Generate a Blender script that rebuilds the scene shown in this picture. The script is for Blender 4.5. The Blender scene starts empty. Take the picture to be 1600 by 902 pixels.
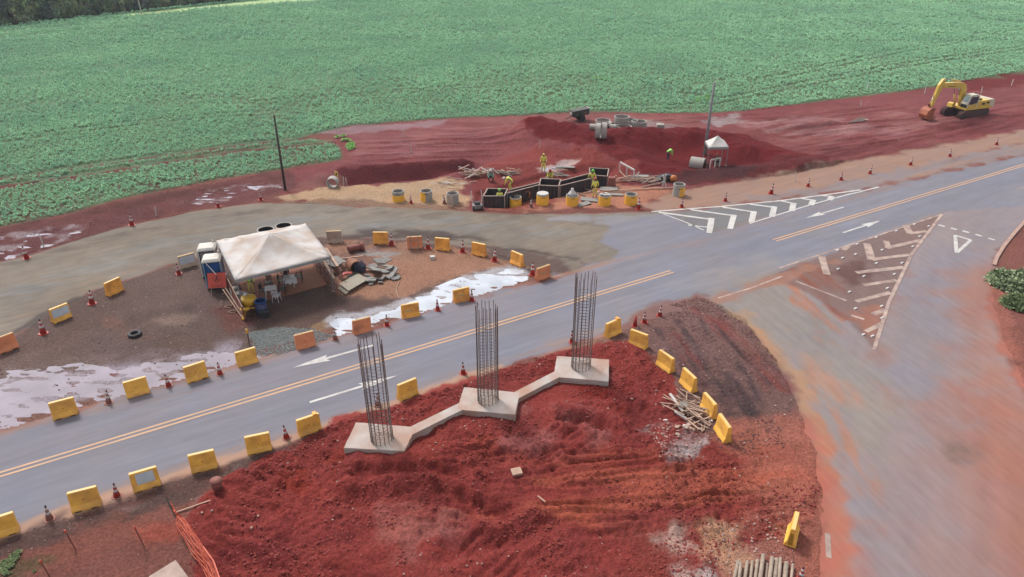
import bpy, bmesh, math, random
import numpy as np
from mathutils import Vector, Matrix
rnd = random.Random(7)
sc = bpy.context.scene
COL = sc.collection
PI = math.pi
R = math.radians

# ------------------------------------------------------------------ camera, world, sun, exposure
CAM_H, PITCH, FPX = 25.0, 28.0, 1150.0
cd = bpy.data.cameras.new('camera'); cam = bpy.data.objects.new('camera', cd); COL.objects.link(cam)
cam.location = (0, 0, CAM_H); cam.rotation_euler = (R(90 - PITCH), 0, 0)
cd.sensor_width = 36.0; cd.lens = FPX / 1600 * 36.0; cd.clip_start = 0.5; cd.clip_end = 6000
sc.camera = cam
SUN_EL, SUN_AZ = R(50), R(-38)          # azimuth measured from +Y towards +X
w = bpy.data.worlds.new('World'); sc.world = w; w.use_nodes = True
nt = w.node_tree; nt.nodes.clear()
sky = nt.nodes.new('ShaderNodeTexSky'); sky.sky_type = 'NISHITA'; sky.sun_disc = False
sky.sun_elevation = SUN_EL; sky.sun_rotation = SUN_AZ; sky.altitude = 600
sky.air_density = 1.0; sky.dust_density = 3.0; sky.ozone_density = 1.0
hsv = nt.nodes.new('ShaderNodeHueSaturation'); hsv.inputs['Saturation'].default_value = 0.18
bg = nt.nodes.new('ShaderNodeBackground'); bg.inputs['Strength'].default_value = 0.10
wo = nt.nodes.new('ShaderNodeOutputWorld')
nt.links.new(sky.outputs[0], hsv.inputs['Color']); nt.links.new(hsv.outputs[0], bg.inputs[0]); nt.links.new(bg.outputs[0], wo.inputs[0])
sd_ = bpy.data.lights.new('sun', 'SUN'); sun = bpy.data.objects.new('sun', sd_); COL.objects.link(sun)
sd_.energy = 1.5; sd_.angle = R(11); sd_.color = (1.0, 0.95, 0.88)
sdir = Vector((math.sin(SUN_AZ) * math.cos(SUN_EL), math.cos(SUN_AZ) * math.cos(SUN_EL), math.sin(SUN_EL)))
sun.rotation_euler = sdir.to_track_quat('Z', 'Y').to_euler(); sun.location = (0, 0, 60)
sc.view_settings.view_transform = 'Standard'; sc.view_settings.look = 'None'
sc.view_settings.gamma = 1; sc.view_settings.exposure = 1.50; sc.view_settings.use_curve_mapping = False
KAL = 0.50                               # real albedo = (photo colour, linear) * KAL

# ------------------------------------------------------------------ where things stand (survey of the ground plane)
_t = R(PITCH); _cp, _sp = math.cos(_t), math.sin(_t)
def at(px, py, z=0.0):
    a = (px - 800) / FPX; b = (451 - py) / FPX
    dy = _cp + b * _sp; dz = -_sp + b * _cp
    k = (z - CAM_H) / dz
    return Vector((a * k, dy * k, z))
def lin(c):
    return tuple(((v / 255 + .055) / 1.055) ** 2.4 if v > 10 else v / 255 / 12.92 for v in c)
def CC(r, g, b, k=None):
    k = KAL if k is None else k
    return tuple(min(.9, v * k) for v in lin((r, g, b)))
RA = at(0, 742); RB = at(1600, 258)
RU = (RB - RA).normalized(); RN = Vector((RU.y, -RU.x, 0))
def RD(s, t, z=0): return RA + RU * s + RN * t + Vector((0, 0, z))

# ------------------------------------------------------------------ numpy noise
def _h(ix, iy, seed):
    n = (ix.astype(np.int64) * 374761393 + iy.astype(np.int64) * 668265263 + seed * 1442695041) & 0xffffffff
    n = ((n ^ (n >> 13)) * 1274126177) & 0xffffffff
    return ((n ^ (n >> 16)) & 0xffff).astype(np.float32) / 65535.0
def vn(x, y, seed=0):
    ix = np.floor(x); iy = np.floor(y); fx = (x - ix); fy = (y - iy)
    fx = fx * fx * (3 - 2 * fx); fy = fy * fy * (3 - 2 * fy)
    a = _h(ix, iy, seed); b = _h(ix + 1, iy, seed); c = _h(ix, iy + 1, seed); d = _h(ix + 1, iy + 1, seed)
    return (a + (b - a) * fx) * (1 - fy) + (c + (d - c) * fx) * fy
def fbm(x, y, scale, octv=4, seed=0, gain=.5):
    x = x / scale; y = y / scale; s = 0; a = 1; tot = 0
    for o in range(octv):
        s = s + a * vn(x, y, seed + o * 17); tot += a; a *= gain
        x, y = (x * 1.6 - y * 1.2) + 11.3, (x * 1.2 + y * 1.6) + 4.7
    return s / tot
def sst(a, b, v):
    t = np.clip((v - a) / (b - a), 0, 1); return t * t * (3 - 2 * t)
def sdist(poly, X, Y):
    P = np.array([(p[0], p[1]) for p in poly], np.float32); n = len(P)
    if X.size == 0: return np.zeros(0, np.float32)
    d = np.full(X.shape, 1e9, np.float32); ins = np.zeros(X.shape, bool)
    for i in range(n):
        a = P[i]; b = P[(i + 1) % n]; e = b - a
        wx = X - a[0]; wy = Y - a[1]
        t = np.clip((wx * e[0] + wy * e[1]) / (e @ e + 1e-9), 0, 1)
        d = np.minimum(d, (wx - e[0] * t) ** 2 + (wy - e[1] * t) ** 2)
        c = ((a[1] > Y) != (b[1] > Y))
        xi = e[0] * (Y - a[1]) / (e[1] if e[1] != 0 else 1e-9) + a[0]
        ins ^= (c & (X < xi))
    d = np.sqrt(d); return np.where(ins, -d, d)
def ldist(pts, X, Y):
    """distance to a polyline, with the signed side and the running length"""
    d = np.full(X.shape, 1e9, np.float32); s = np.zeros(X.shape, np.float32); run = 0; tt = np.zeros(X.shape, np.float32)
    for i in range(len(pts) - 1):
        a = np.array(pts[i][:2], np.float32); b = np.array(pts[i + 1][:2], np.float32); e = b - a; L = float(np.hypot(*e))
        wx = X - a[0]; wy = Y - a[1]; t = np.clip((wx * e[0] + wy * e[1]) / (L * L + 1e-9), 0, 1)
        dd = np.hypot(wx - e[0] * t, wy - e[1] * t); m = dd < d
        side = np.sign(e[0] * wy - e[1] * wx)
        s = np.where(m, dd * side, s); tt = np.where(m, run + t * L, tt); d = np.where(m, dd, d); run += L
    return d, s, tt
def wp(l, z=0): return [at(x, y, z) for x, y in l]

# ------------------------------------------------------------------ outlines of the place (ground plane)
FIELD_EDGE = [(0, 355), (50, 346), (100, 336), (150, 322), (200, 309), (260, 297), (330, 283), (400, 271), (450, 263), (500, 255), (538, 249), (536, 232), (525, 222), (470, 216), (500, 208), (540, 198), (620, 191), (700, 186), (800, 182), (880, 177), (940, 175), (1000, 177), (1060, 178), (1140, 176), (1200, 171), (1300, 156), (1400, 145), (1450, 138), (1530, 124), (1600, 113)]
_fe = wp(FIELD_EDGE)
_fl = _fe[0] + (_fe[0] - _fe[2]) * 8; _fr = _fe[-1] + (_fe[-1] - _fe[-3]) * 14
_bk = [at(0, 42), at(190, 21), at(380, 0)]
_bl = _bk[0] + (_bk[0] - _bk[2]).normalized() * 60
_bd = (_bk[2] - _bk[0]).normalized()
FIELD = [_fl] + _fe + [_fr, Vector((500, 600, 0)), _bk[2] + _bd * 420] + _bk[::-1] + [_bl, Vector((-260, 90, 0))]
MAIN = [RD(-60, -3.7), RD(22, -3.7), RD(40, -3.9), at(700, 478), at(860, 436), at(905, 425), at(975, 396), at(940, 378), at(900, 350), at(960, 338), at(1030, 332)] + wp([(1000, 322), (1060, 301), (1110, 290), (1200, 279), (1300, 259), (1400, 240), (1500, 222), (1600, 203)]) + [RD(150, -6.9), RD(150, 9), at(1600, 345), at(1585, 365), at(1480, 338), at(1220, 430), at(1150, 470), at(1092, 462), at(1040, 476), RD(40, 4.7), RD(22, 4.6), RD(0, 4.7), RD(-60, 4.7)]
JUNC = wp([(1092, 462), (1150, 470), (1218, 425), (1472, 332), (1540, 325), (1640, 318), (1640, 332), (1603, 345), (1585, 366), (1568, 387), (1556, 410), (1545, 460), (1560, 520), (1590, 590), (1625, 700), (1640, 1000), (1295, 1000), (1290, 880), (1290, 770), (1272, 700), (1245, 620), (1215, 560), (1170, 505), (1130, 475)])
DETOUR = wp([(-160, 470), (-60, 428), (0, 411), (60, 396), (120, 377), (200, 353), (300, 331), (400, 318), (480, 318), (560, 323), (640, 326), (740, 331), (820, 336), (900, 334), (1040, 329), (1110, 345), (1090, 375), (980, 405), (905, 426), (860, 422), (800, 400), (750, 389), (690, 380), (600, 374), (500, 370), (400, 384), (320, 398), (250, 419), (200, 437), (150, 452), (90, 478), (40, 513), (0, 538), (-80, 580), (-240, 560)])
ISLAND = wp([(-80, 580), (0, 538), (40, 513), (90, 478), (150, 452), (200, 437), (250, 419), (320, 398), (400, 384), (500, 370), (600, 374), (690, 380), (750, 389), (800, 400), (860, 422), (900, 426)]) + [RD(40, -4.1), RD(22, -3.8), RD(0, -3.8), RD(-14, -3.8)]
MOUND = wp([(285, 830), (325, 770), (345, 745), (400, 725), (450, 700), (490, 672), (530, 650), (600, 640), (680, 608), (740, 592), (800, 572), (870, 552), (930, 538), (985, 535), (1015, 555), (1045, 590), (1060, 640), (1100, 690), (1160, 710), (1240, 700), (1285, 760), (1270, 820), (1180, 850), (1120, 870), (1100, 1000), (280, 1000), (300, 900)])
DARKDIRT = wp([(945, 520), (985, 495), (1040, 472), (1092, 464), (1130, 480), (1175, 515), (1215, 565), (1245, 625), (1262, 690), (1240, 715), (1150, 712), (1105, 690), (1065, 640), (1040, 580), (1000, 545)])
PUD_A = wp([(515, 500), (560, 490), (640, 465), (700, 440), (740, 425), (800, 412), (838, 430), (845, 440), (760, 466), (735, 482), (650, 500), (600, 508), (560, 520), (530, 525)])
PUD_B = wp([(-60, 600), (0, 580), (60, 575), (140, 565), (240, 562), (330, 548), (385, 542), (410, 560), (350, 575), (300, 592), (240, 610), (160, 632), (60, 660), (-20, 688), (-80, 700)])
PUD_C = wp([(560, 385), (600, 380), (640, 392), (600, 402), (560, 398)])
PUD_D = wp([(-40, 375), (40, 365), (95, 358), (135, 347), (130, 362), (90, 378), (50, 398), (0, 412), (-40, 420)])
PUD_E = wp([(270, 322), (300, 304), (360, 290), (430, 282), (440, 292), (370, 306), (320, 318)])
PUD_F = wp([(845, 262), (880, 254), (905, 256), (880, 266), (850, 268)])
SAND = wp([(430, 308), (480, 298), (530, 290), (610, 288), (660, 281), (705, 278), (735, 287), (720, 298), (745, 312), (735, 326), (640, 324), (560, 321), (480, 318)])
TRENCH = [at(742, 300), at(800, 285), at(850, 270), at(915, 262), at(960, 264), at(965, 285), at(925, 296), at(880, 306), at(800, 324), at(742, 326)]
DITCH = [at(520, 282), at(600, 275), at(680, 270), at(740, 262)]
HOLL = [(wp([(570, 742), (640, 738), (700, 748)]), .30, .55), (wp([(560, 782), (640, 776), (720, 790), (790, 812)]), .26, .5), (wp([(880, 655), (940, 668)]), .35, .4), (wp([(700, 868), (790, 850), (860, 822)]), .2, .45), (wp([(1000, 640), (1010, 690)]), .2, .5), (wp([(740, 708), (790, 716), (850, 712)]), .22, .4)]   # dug hollows with thrown lips
RIDGES = [  # polyline, height, half width
    (wp([(800, 203), (840, 200)], .6), 1.1, 2.6), (wp([(840, 199), (880, 203), (915, 212)], 1.2), 1.9, 3.4), (wp([(880, 228), (930, 238), (980, 240)], .5), 1.0, 3.2),
    (wp([(975, 210), (1020, 207), (1060, 208)], 1.2), 1.8, 3.2), (wp([(1060, 210), (1110, 214), (1160, 226)], 1.0), 1.5, 3.0),
    (wp([(1160, 226), (1230, 246)], .5), .9, 2.6), (wp([(985, 258), (1040, 268), (1120, 268), (1230, 262), (1290, 250)], .2), .55, 1.6),
    (wp([(1150, 215), (1200, 200), (1290, 190)], .2), .45, 1.6), (wp([(1440, 200), (1520, 190), (1620, 170)], .1), .35, 1.0),
    (wp([(700, 268), (760, 262), (820, 258)], .2), .5, 1.4), (wp([(540, 262), (640, 258), (720, 252)], .2), .5, 1.0)]
PITS = [(at(1042, 236), .7, 3.2), (at(1090, 262), .5, 1.6)]
RUTS = [  # wheel and track ruts: polyline, half gauge, depth, half width
    (wp([(1240, 740), (1150, 752), (1000, 762), (860, 775), (700, 782)]), .9, .08, .15), (wp([(1250, 770), (1100, 800), (960, 815), (820, 818)]), .9, .07, .15),
    (wp([(880, 800), (820, 850), (760, 900), (700, 960)]), .8, .10, .15), (wp([(930, 830), (860, 880), (800, 940)]), .8, .14, .20),
    (wp([(640, 740), (760, 735), (900, 745), (1080, 730)]), .8, .07, .14), (wp([(560, 780), (700, 790), (790, 830)]), .7, .12, .2),
    (wp([(330, 930), (350, 850), (380, 790), (420, 745)]), 0, .10, .9),
    (wp([(1120, 560), (1180, 620), (1230, 690)]), .9, .08, .25), (wp([(1050, 500), (1120, 560), (1190, 660)]), .9, .07, .25), (wp([(1150, 520), (1215, 600)]), .7, .06, .2),
    (wp([(560, 230), (700, 222), (830, 224)]), .9, .12, .25), (wp([(540, 250), (660, 244), (800, 240)]), .9, .10, .25),
    (wp([(1000, 195), (1120, 186), (1240, 180)]), .9, .10, .25), (wp([(1200, 215), (1320, 200), (1440, 190), (1600, 160)]), 1.1, .12, .3),
    (wp([(1250, 235), (1400, 215), (1500, 195), (1620, 180)]), 1.1, .12, .3), (wp([(1180, 195), (1300, 180), (1420, 165)]), .9, .10, .25),
    (wp([(-20, 292), (100, 276), (200, 262), (300, 246), (400, 233), (520, 221)]), 1.3, .08, .3)]
for l_, n_, sp__, dp_ in (([(880, 806), (820, 838), (770, 872), (700, 930)], 5, .42, .07), ([(960, 650), (900, 690), (840, 722)], 5, .5, .08), ([(1160, 724), (1040, 722), (900, 728), (790, 745)], 4, .45, .07), ([(1200, 790), (1060, 812), (930, 822), (800, 812)], 4, .4, .06), ([(720, 900), (640, 860), (600, 800)], 4, .45, .06), ([(1270, 756), (1120, 770), (980, 786)], 4, .4, .06), ([(640, 720), (720, 712), (820, 700)], 4, .45, .07), ([(1000, 930), (960, 880), (950, 830)], 3, .5, .06)):
    pl_ = wp(l_)
    for k_ in range(n_):
        dd_ = (pl_[-1] - pl_[0]).normalized(); nn_ = Vector((-dd_.y, dd_.x, 0)); RUTS.append(([p + nn_ * (k_ - n_ / 2) * sp__ + nn_ * .25 * math.sin(i * 2.1 + k_) for i, p in enumerate(pl_)], 0, dp_, .11))
BUMPY = [(wp([(330, 760), (480, 690), (520, 650), (480, 720), (430, 800), (400, 902), (300, 930)]), 1)]
GORE = wp([(1218, 425), (1472, 334), (1425, 398), (1389, 473), (1366, 548), (1322, 500), (1260, 455), (1220, 440)])

def height(X, Y):
    X = np.asarray(X, np.float32); Y = np.asarray(Y, np.float32)
    if X.size == 0: return X
    n1 = fbm(X, Y, 2.2, 5, 3); n2 = fbm(X, Y, .55, 3, 9)
    z = (n1 - .5) * .16 + .02 + (n2 - .5) * .03
    near = sst(170, 110, np.hypot(X, Y))
    dm = sdist(MOUND, X, Y)
    wm = sst(.15, -.5, dm + (n1 - .5) * .9)
    n3 = fbm(X, Y, 1.1, 5, 21, .58); n4 = fbm(X, Y, 4.2, 3, 5)
    rough = sst(.35, .62, fbm(X, Y, 3.1, 3, 44))
    z = z + wm * (.10 + (n4 - .5) * .50 + (n3 - .5) * (.16 + .34 * rough) + (fbm(X, Y, .45, 4, 23, .6) - .5) * (.10 + .26 * rough) + np.abs(n2 - .5) * .18 * (.3 + rough) + (np.abs(fbm(X, Y, .26, 3, 27, .6) - .5) * 2 - .25) * (.05 + .13 * rough))
    # cleated track marks on the left shoulder of the heap
    db = sdist(BUMPY[0][0], X, Y); wb = sst(.3, -.6, db)
    z = z + wb * .20 * (np.abs(np.sin((Y * .93 + X * .36 + (n1 - .5) * 1.4) * 4.4)) - .5)
    # flat working floor round the footings
    for c in ((-6.7, 29.9), (-1.3, 33.0), (4.1, 36.1)):
        q = np.exp(-(((X - c[0]) / 2.3) ** 2 + ((Y - c[1]) / 1.7) ** 2) ** 2); z = z * (1 - q * .8) + q * .06
    dd = sdist(DARKDIRT, X, Y); wd = sst(.2, -.6, dd)
    z = z + wd * (1 - wm) * ((n3 - .5) * .16 + .03)
    for pl, H, wid in RIDGES:
        mg = wid * 3.2; se = np.nonzero((X > min(p[0] for p in pl) - mg) & (X < max(p[0] for p in pl) + mg) & (Y > min(p[1] for p in pl) - mg) & (Y < max(p[1] for p in pl) + mg))[0]
        if len(se) == 0: continue
        d, s, t = ldist(pl, X[se], Y[se]); zz = z[se]
        z[se] = np.maximum(zz, zz * .3 + H * np.exp(-(d / wid) ** 2) * (.72 + .55 * n1[se]) + (n3[se] - .5) * .34 * np.exp(-(d / wid / 1.4) ** 2))
    for pl, dp, wd_ in HOLL:
        se = np.nonzero((X > min(p[0] for p in pl) - 3) & (X < max(p[0] for p in pl) + 3) & (Y > min(p[1] for p in pl) - 3) & (Y < max(p[1] for p in pl) + 3))[0]
        if len(se) == 0: continue
        d, s, t = ldist(pl, X[se], Y[se]); d = np.maximum(0, d + (n2[se] - .5) * .9); z[se] += dp * (-np.exp(-(d / wd_) ** 2) + .75 * np.exp(-((d - wd_ * 2) / wd_) ** 2)) * (.5 + n3[se])
    d, s, t = ldist(DITCH, X, Y); z = z - .85 * np.exp(-(s / 1.2) ** 2) * (d < 5)
    for c, dp, rr in PITS:
        z = z - dp * np.exp(-(((X - c.x) / rr) ** 2 + ((Y - c.y) / rr) ** 2))
    dt = sdist(TRENCH, X, Y); z = z * sst(-.1, .6, dt) - .35 * sst(.2, -.5, dt) + sst(.2, -.5, dt) * (n2 - .5) * .1
    for pl, g, dep, hw in RUTS:
        xs_ = [p[0] for p in pl]; ys_ = [p[1] for p in pl]; mg = g + 2
        se = np.nonzero((X > min(xs_) - mg) & (X < max(xs_) + mg) & (Y > min(ys_) - mg) & (Y < max(ys_) + mg))[0]
        if len(se) == 0: continue
        x_, y_ = X[se], Y[se]; d, s, t = ldist(pl, x_, y_)
        a = np.abs(np.abs(s) - g) if g > 0 else d
        Lt = float(sum(math.hypot(p[0] - r_[0], p[1] - r_[1]) for p, r_ in zip(pl, pl[1:]))); k = sst(1.6, .5, d - g) * sst(0, 3.0, t) * sst(Lt, Lt - 3.0, t)
        brk = .4 + .9 * sst(.3, .6, fbm(x_, y_, 2.4, 2, 77)); cle = 1 - .35 * np.cos(t * 16)
        z[se] += k * brk * dep * (-np.exp(-(a / hw) ** 2) * cle + .7 * np.exp(-((a - hw * 1.9) / hw / .8) ** 2))
    pud = np.zeros(len(X), np.float32)
    for P_, lv in ((PUD_A, -.045), (PUD_B, -.058), (PUD_D, -.05), (PUD_E, -.05), (PUD_C, -.04), (PUD_F, -.04)):
        dp = sdist(P_, X, Y)
        if dp.min() > 3: continue
        k = sst(.6, -.6, dp + (n1 - .5) * 3.2); bump = (fbm(X * .55 + Y * .3, Y * 1.3, .5, 3, 31) - .53) * (.05 if P_ is PUD_B else .08)
        z = z * (1 - k) + k * (lv + bump); pud = np.maximum(pud, k)
    # smooth apron round the island and shoulders, then sunk under the asphalt
    di = sdist(ISLAND, X, Y); ki = sst(.2, -.5, di); z = z * (1 - .35 * ki)
    road = np.minimum(np.minimum(sdist(MAIN, X, Y), sdist(JUNC, X, Y)), sdist(DETOUR, X, Y))
    edge = road + (fbm(X, Y, 1.3, 5, 61) - .5) * .85
    k = sst(.35, -.1, edge)
    z = z * (1 - k) + k * (-.03); z = np.where(road < -.7, -.06, z); z = np.where((road > .22) & (road < 1.2) & (pud < .15), np.maximum(z, .016), z)
    z = z * near
    return z
def zt(x, y): return float(height(np.array([x]), np.array([y]))[0])
def P(px, py, dz=0.0):
    """a place on the real ground"""
    z = 0.0
    for _ in range(4):
        p = at(px, py, z); z = max(zt(p.x, p.y), 0.0 if inroad(p.x, p.y) else -9)
    return Vector((p.x, p.y, z + dz))
def inroad(x, y):
    a = np.array([x], np.float32); b = np.array([y], np.float32)
    return min(sdist(MAIN, a, b)[0], sdist(JUNC, a, b)[0], sdist(DETOUR, a, b)[0]) < 0

# colour of each kind of soil and surface: outline, colour, edge softness, edge wobble, opacity, patchiness, streak direction, wet
def az(a, b): d = b - a; return math.atan2(d.y, d.x)
RY = math.atan2(RU.y, RU.x)
Z_ = []
KZ = [1.0]                                # how much lighter the rough, loose soils are than they look (they shade themselves)
def zone(poly, rgb, soft=.4, warp=1.0, op=1.0, patch=0.0, ang=None, wet=0.0, k=None, sc_=1.5):
    Z_.append(([(p.x, p.y) for p in poly], CC(*rgb, k=k or KAL * KZ[0]), soft, warp, op, patch, ang, wet, sc_))
def band(l, wd, rgb, **kw):
    pts = wp(l); L = []; Rr = []
    for i, p in enumerate(pts):
        d = (pts[min(i + 1, len(pts) - 1)] - pts[max(i - 1, 0)]).normalized(); n = Vector((-d.y, d.x, 0))
        L.append(p + n * wd); Rr.append(p - n * wd)
    zone(L + Rr[::-1], rgb, ang=math.atan2((pts[-1] - pts[0]).y, (pts[-1] - pts[0]).x), **kw)
def zp(l, rgb, **kw): zone(wp(l), rgb, **kw)
BASE = CC(138, 88, 80)
# field and its margin
zone(FIELD, (112, 134, 104), soft=.25, warp=.5)
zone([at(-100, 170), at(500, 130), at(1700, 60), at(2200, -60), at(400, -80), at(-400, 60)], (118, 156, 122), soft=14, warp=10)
zone([FIELD[0]] + [at(0, 300), at(200, 262), at(400, 228), at(500, 222)] + _fe[10:0:-1], (116, 84, 76), soft=.5, warp=1.2, op=.75, patch=.2)
band([(-20, 296), (100, 280), (200, 266), (300, 249), (400, 235), (525, 223)], .45, (122, 74, 72), soft=.2, warp=.6)
band([(-20, 284), (100, 267), (200, 253), (300, 238), (400, 225), (480, 217)], .4, (122, 74, 72), soft=.2, warp=.6)
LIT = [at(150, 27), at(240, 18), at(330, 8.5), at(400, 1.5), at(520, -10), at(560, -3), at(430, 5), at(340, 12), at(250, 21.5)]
zone(LIT, (206, 232, 170), soft=.8, warp=.8, op=.95)  # sunlight on the field crest, painted as a pale patch
# red working ground between crop and road
KZ[0] = 1.15
WORK = wp([(430, 300), (450, 266), (538, 251), (520, 210), (540, 198), (700, 186), (880, 178), (1000, 178), (1140, 176), (1300, 157), (1450, 139), (1640, 108), (1640, 198), (1500, 222), (1300, 259), (1200, 279), (1110, 290), (1060, 301), (1000, 322), (740, 330), (560, 322), (440, 315)])
zone(WORK, (136, 74, 76), soft=.3, warp=.6)
zp([(535, 200), (700, 188), (830, 184), (830, 215), (700, 240), (550, 250)], (156, 102, 104), soft=1.2, warp=2, patch=.35, ang=RY - .5)
zp([(500, 208), (540, 199), (640, 193), (700, 187), (690, 196), (600, 204), (540, 212)], (158, 128, 132), soft=.4, warp=1, op=.8)
zp([(700, 186), (880, 178), (1000, 180), (1100, 182), (1100, 200), (950, 192), (800, 198)], (148, 92, 90), soft=1, warp=2, op=.9)
zp([(1100, 188), (1150, 180), (1160, 188), (1120, 198)], (165, 145, 145), soft=.6, warp=2)
zp([(1010, 190), (1060, 196), (1040, 204), (990, 200)], (165, 145, 145), soft=.6, warp=2, op=.7)
zp([(1230, 175), (1450, 150), (1640, 120), (1640, 180), (1400, 235), (1200, 250)], (146, 86, 86), soft=1.5, warp=3, patch=.3, ang=RY)
zp([(1150, 185), (1260, 180), (1330, 190), (1260, 215), (1170, 205)], (150, 105, 105), soft=1, warp=3, op=.7, patch=.4, ang=RY)
zp([(1160, 190), (1260, 182), (1340, 192), (1420, 205), (1330, 232), (1240, 222), (1180, 205)], (164, 118, 118), soft=1.2, warp=3, patch=.2, ang=RY, sc_=2.5)
zp([(1380, 175), (1480, 180), (1560, 170), (1500, 195), (1400, 205)], (158, 104, 102), soft=1.2, warp=3, patch=.2, ang=RY, sc_=2.5)
zp([(1230, 238), (1330, 225), (1460, 205), (1600, 180), (1600, 196), (1480, 222), (1300, 256)], (112, 54, 56), soft=.6, warp=2, patch=.3, ang=RY, sc_=2)
zp([(1480, 130), (1640, 105), (1640, 125), (1500, 145)], (118, 48, 50), soft=.6, warp=1.5)
zp([(800, 196), (850, 190), (930, 198), (1000, 200), (1100, 206), (1170, 215), (1240, 240), (1300, 248), (1290, 262), (1200, 278), (1100, 288), (1050, 290), (985, 268), (930, 246), (870, 235), (830, 222)], (112, 36, 40), soft=.35, warp=1.0, wet=.0)
zp([(1060, 270), (1140, 262), (1290, 248), (1290, 262), (1200, 279), (1110, 290), (1070, 288)], (104, 50, 52), soft=.5, warp=1.5, op=.8)
zp([(990, 275), (1060, 276), (1120, 270), (1180, 268), (1160, 280), (1060, 290), (1020, 286)], (84, 58, 60), soft=.5, warp=1, op=.7)
zp([(520, 292), (530, 268), (600, 262), (700, 256), (745, 250), (740, 268), (690, 276), (620, 285), (560, 288)], (104, 46, 50), soft=.3, warp=.9)
zp([(735, 262), (840, 235), (1000, 262), (970, 300), (740, 330)], (138, 66, 62), soft=.6, warp=1.2)
zp([(850, 300), (920, 292), (1000, 290), (1060, 298), (1010, 322), (740, 330), (800, 316)], (186, 128, 106), soft=.5, warp=1.5)
zp([(740, 322), (800, 316), (860, 306), (900, 312), (800, 330)], (150, 84, 72), soft=.4, warp=1)
zp([(440, 296), (500, 270), (540, 276), (520, 288), (470, 300)], (140, 90, 86), soft=.5, warp=1)
zone(SAND, (190, 158, 128), soft=.35, warp=1.2)
zp([(440, 316), (520, 312), (620, 318), (730, 322), (740, 330), (560, 324)], (150, 118, 100), soft=.4, warp=.8)
KZ[0] = 1.0
# verge between crop and detour
VERGE = wp([(-80, 375), (0, 357), (100, 338), (200, 312), (330, 286), (450, 266), (470, 290), (400, 316), (300, 329), (200, 351), (120, 375), (60, 394), (-80, 432)])
zone(VERGE, (122, 74, 74), soft=.3, warp=.8)
zp([(-20, 362), (100, 340), (200, 316), (330, 290), (450, 268), (460, 276), (340, 298), (200, 326), (100, 350), (-20, 374)], (100, 62, 52), soft=.4, warp=.9, op=.7, patch=.3)
for p_ in (PUD_D, PUD_E): zone(p_, (176, 156, 160), soft=.5, warp=1.8, op=.9, patch=.10)
zone(PUD_F, (200, 170, 165), soft=.3, warp=.8)
# island
KZ[0] = 1.2
zone(ISLAND, (112, 92, 87), soft=.3, warp=.6)
zp([(100, 520), (200, 480), (330, 470), (300, 520), (150, 550)], (98, 82, 78), soft=1, warp=2, op=.8, patch=.3)
zp([(230, 505), (270, 490), (320, 500), (290, 515)], (140, 118, 108), soft=.5, warp=1.2, op=.8)
zp([(170, 500), (200, 505), (230, 530), (190, 530)], (130, 95, 85), soft=.5, warp=1.2, op=.6)
zp([(335, 480), (390, 475), (400, 505), (360, 515)], (120, 74, 68), soft=.5, warp=1.2, op=.7)
zp([(510, 378), (600, 376), (700, 386), (780, 398), (828, 420), (760, 425), (700, 440), (640, 465), (540, 478), (520, 430)], (166, 124, 104), soft=.5, warp=1.5)
zp([(540, 380), (600, 382), (570, 420), (520, 410)], (140, 104, 94), soft=.5, warp=1.5, op=.8)
zp([(400, 478), (520, 462), (600, 470), (640, 468), (520, 500), (400, 520)], (106, 84, 78), soft=.4, warp=1)
zp([(388, 520), (430, 512), (480, 512), (525, 500), (525, 528), (470, 545), (420, 560), (400, 555)], (128, 134, 134), soft=.15, warp=.7)
zp([(478, 512), (515, 498), (528, 530), (505, 522)], (150, 122, 98), soft=.15, warp=.4)
KZ[0] = 1.0
zone(PUD_A, (190, 184, 190), soft=.45, warp=1.2, wet=.7)
zone(PUD_C, (180, 172, 170), soft=.25, warp=1.6, patch=.2)
zone(PUD_B, (172, 156, 166), soft=1.1, warp=1.6, wet=.35)
band([(-60, 650), (40, 640), (140, 618), (230, 598), (330, 570)], .8, (182, 168, 176), soft=.7, warp=1.6, op=.8, patch=.15)
zp([(60, 590), (110, 580), (180, 572), (170, 590), (90, 604)], (150, 92, 82), soft=.3, warp=1.6, patch=.3)
zp([(-40, 560), (50, 548), (160, 555), (240, 560), (140, 575), (0, 590)], (130, 108, 102), soft=.4, warp=1.5, op=.9)
# strip between puddles and main road
for a_, b_ in ((-16, 70),):
    zone([RD(a_, -4.9), RD(b_ - 10, -5.3), RD(b_ - 8, -3.6), RD(a_, -3.5)], (148, 108, 98), soft=.25, warp=.8)
# detour road
KZ[0] = .88
zone(DETOUR, (150, 138, 127), soft=.15, warp=.4)
band([(0, 470), (100, 430), (200, 395), (320, 366), (450, 348), (600, 345), (750, 352), (880, 368)], 1.3, (148, 146, 144), soft=.8, warp=1.5, op=.8, patch=.15)
band([(0, 420), (100, 392), (200, 366), (320, 342), (430, 328), (560, 330), (700, 336)], .5, (122, 110, 102), soft=.4, warp=1.2, op=.7, patch=.25)
band([(60, 445), (150, 412), (250, 388), (350, 366)], .5, (160, 148, 138), soft=.5, warp=1.2, op=.6, patch=.25)
band([(0, 505), (60, 478), (150, 440), (260, 408), (330, 392)], .6, (160, 134, 116), soft=.5, warp=1, op=.7, patch=.2)
band([(20, 522), (60, 496), (120, 466)], .25, (112, 100, 96), soft=.2, warp=.6)
band([(560, 366), (650, 366), (740, 376), (820, 394), (890, 412)], .8, (92, 80, 78), soft=.5, warp=1.2, op=.85, patch=.15)
band([(520, 372), (600, 368), (700, 374)], .35, (96, 78, 74), soft=.3, warp=.8, op=.8)
band([(760, 398), (830, 408), (900, 420)], .9, (116, 98, 94), soft=.4, warp=1.4)
band([(740, 331), (850, 337), (960, 352), (1060, 365)], .6, (134, 122, 116), soft=.4, warp=1.4, op=.8, patch=.2)
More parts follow.
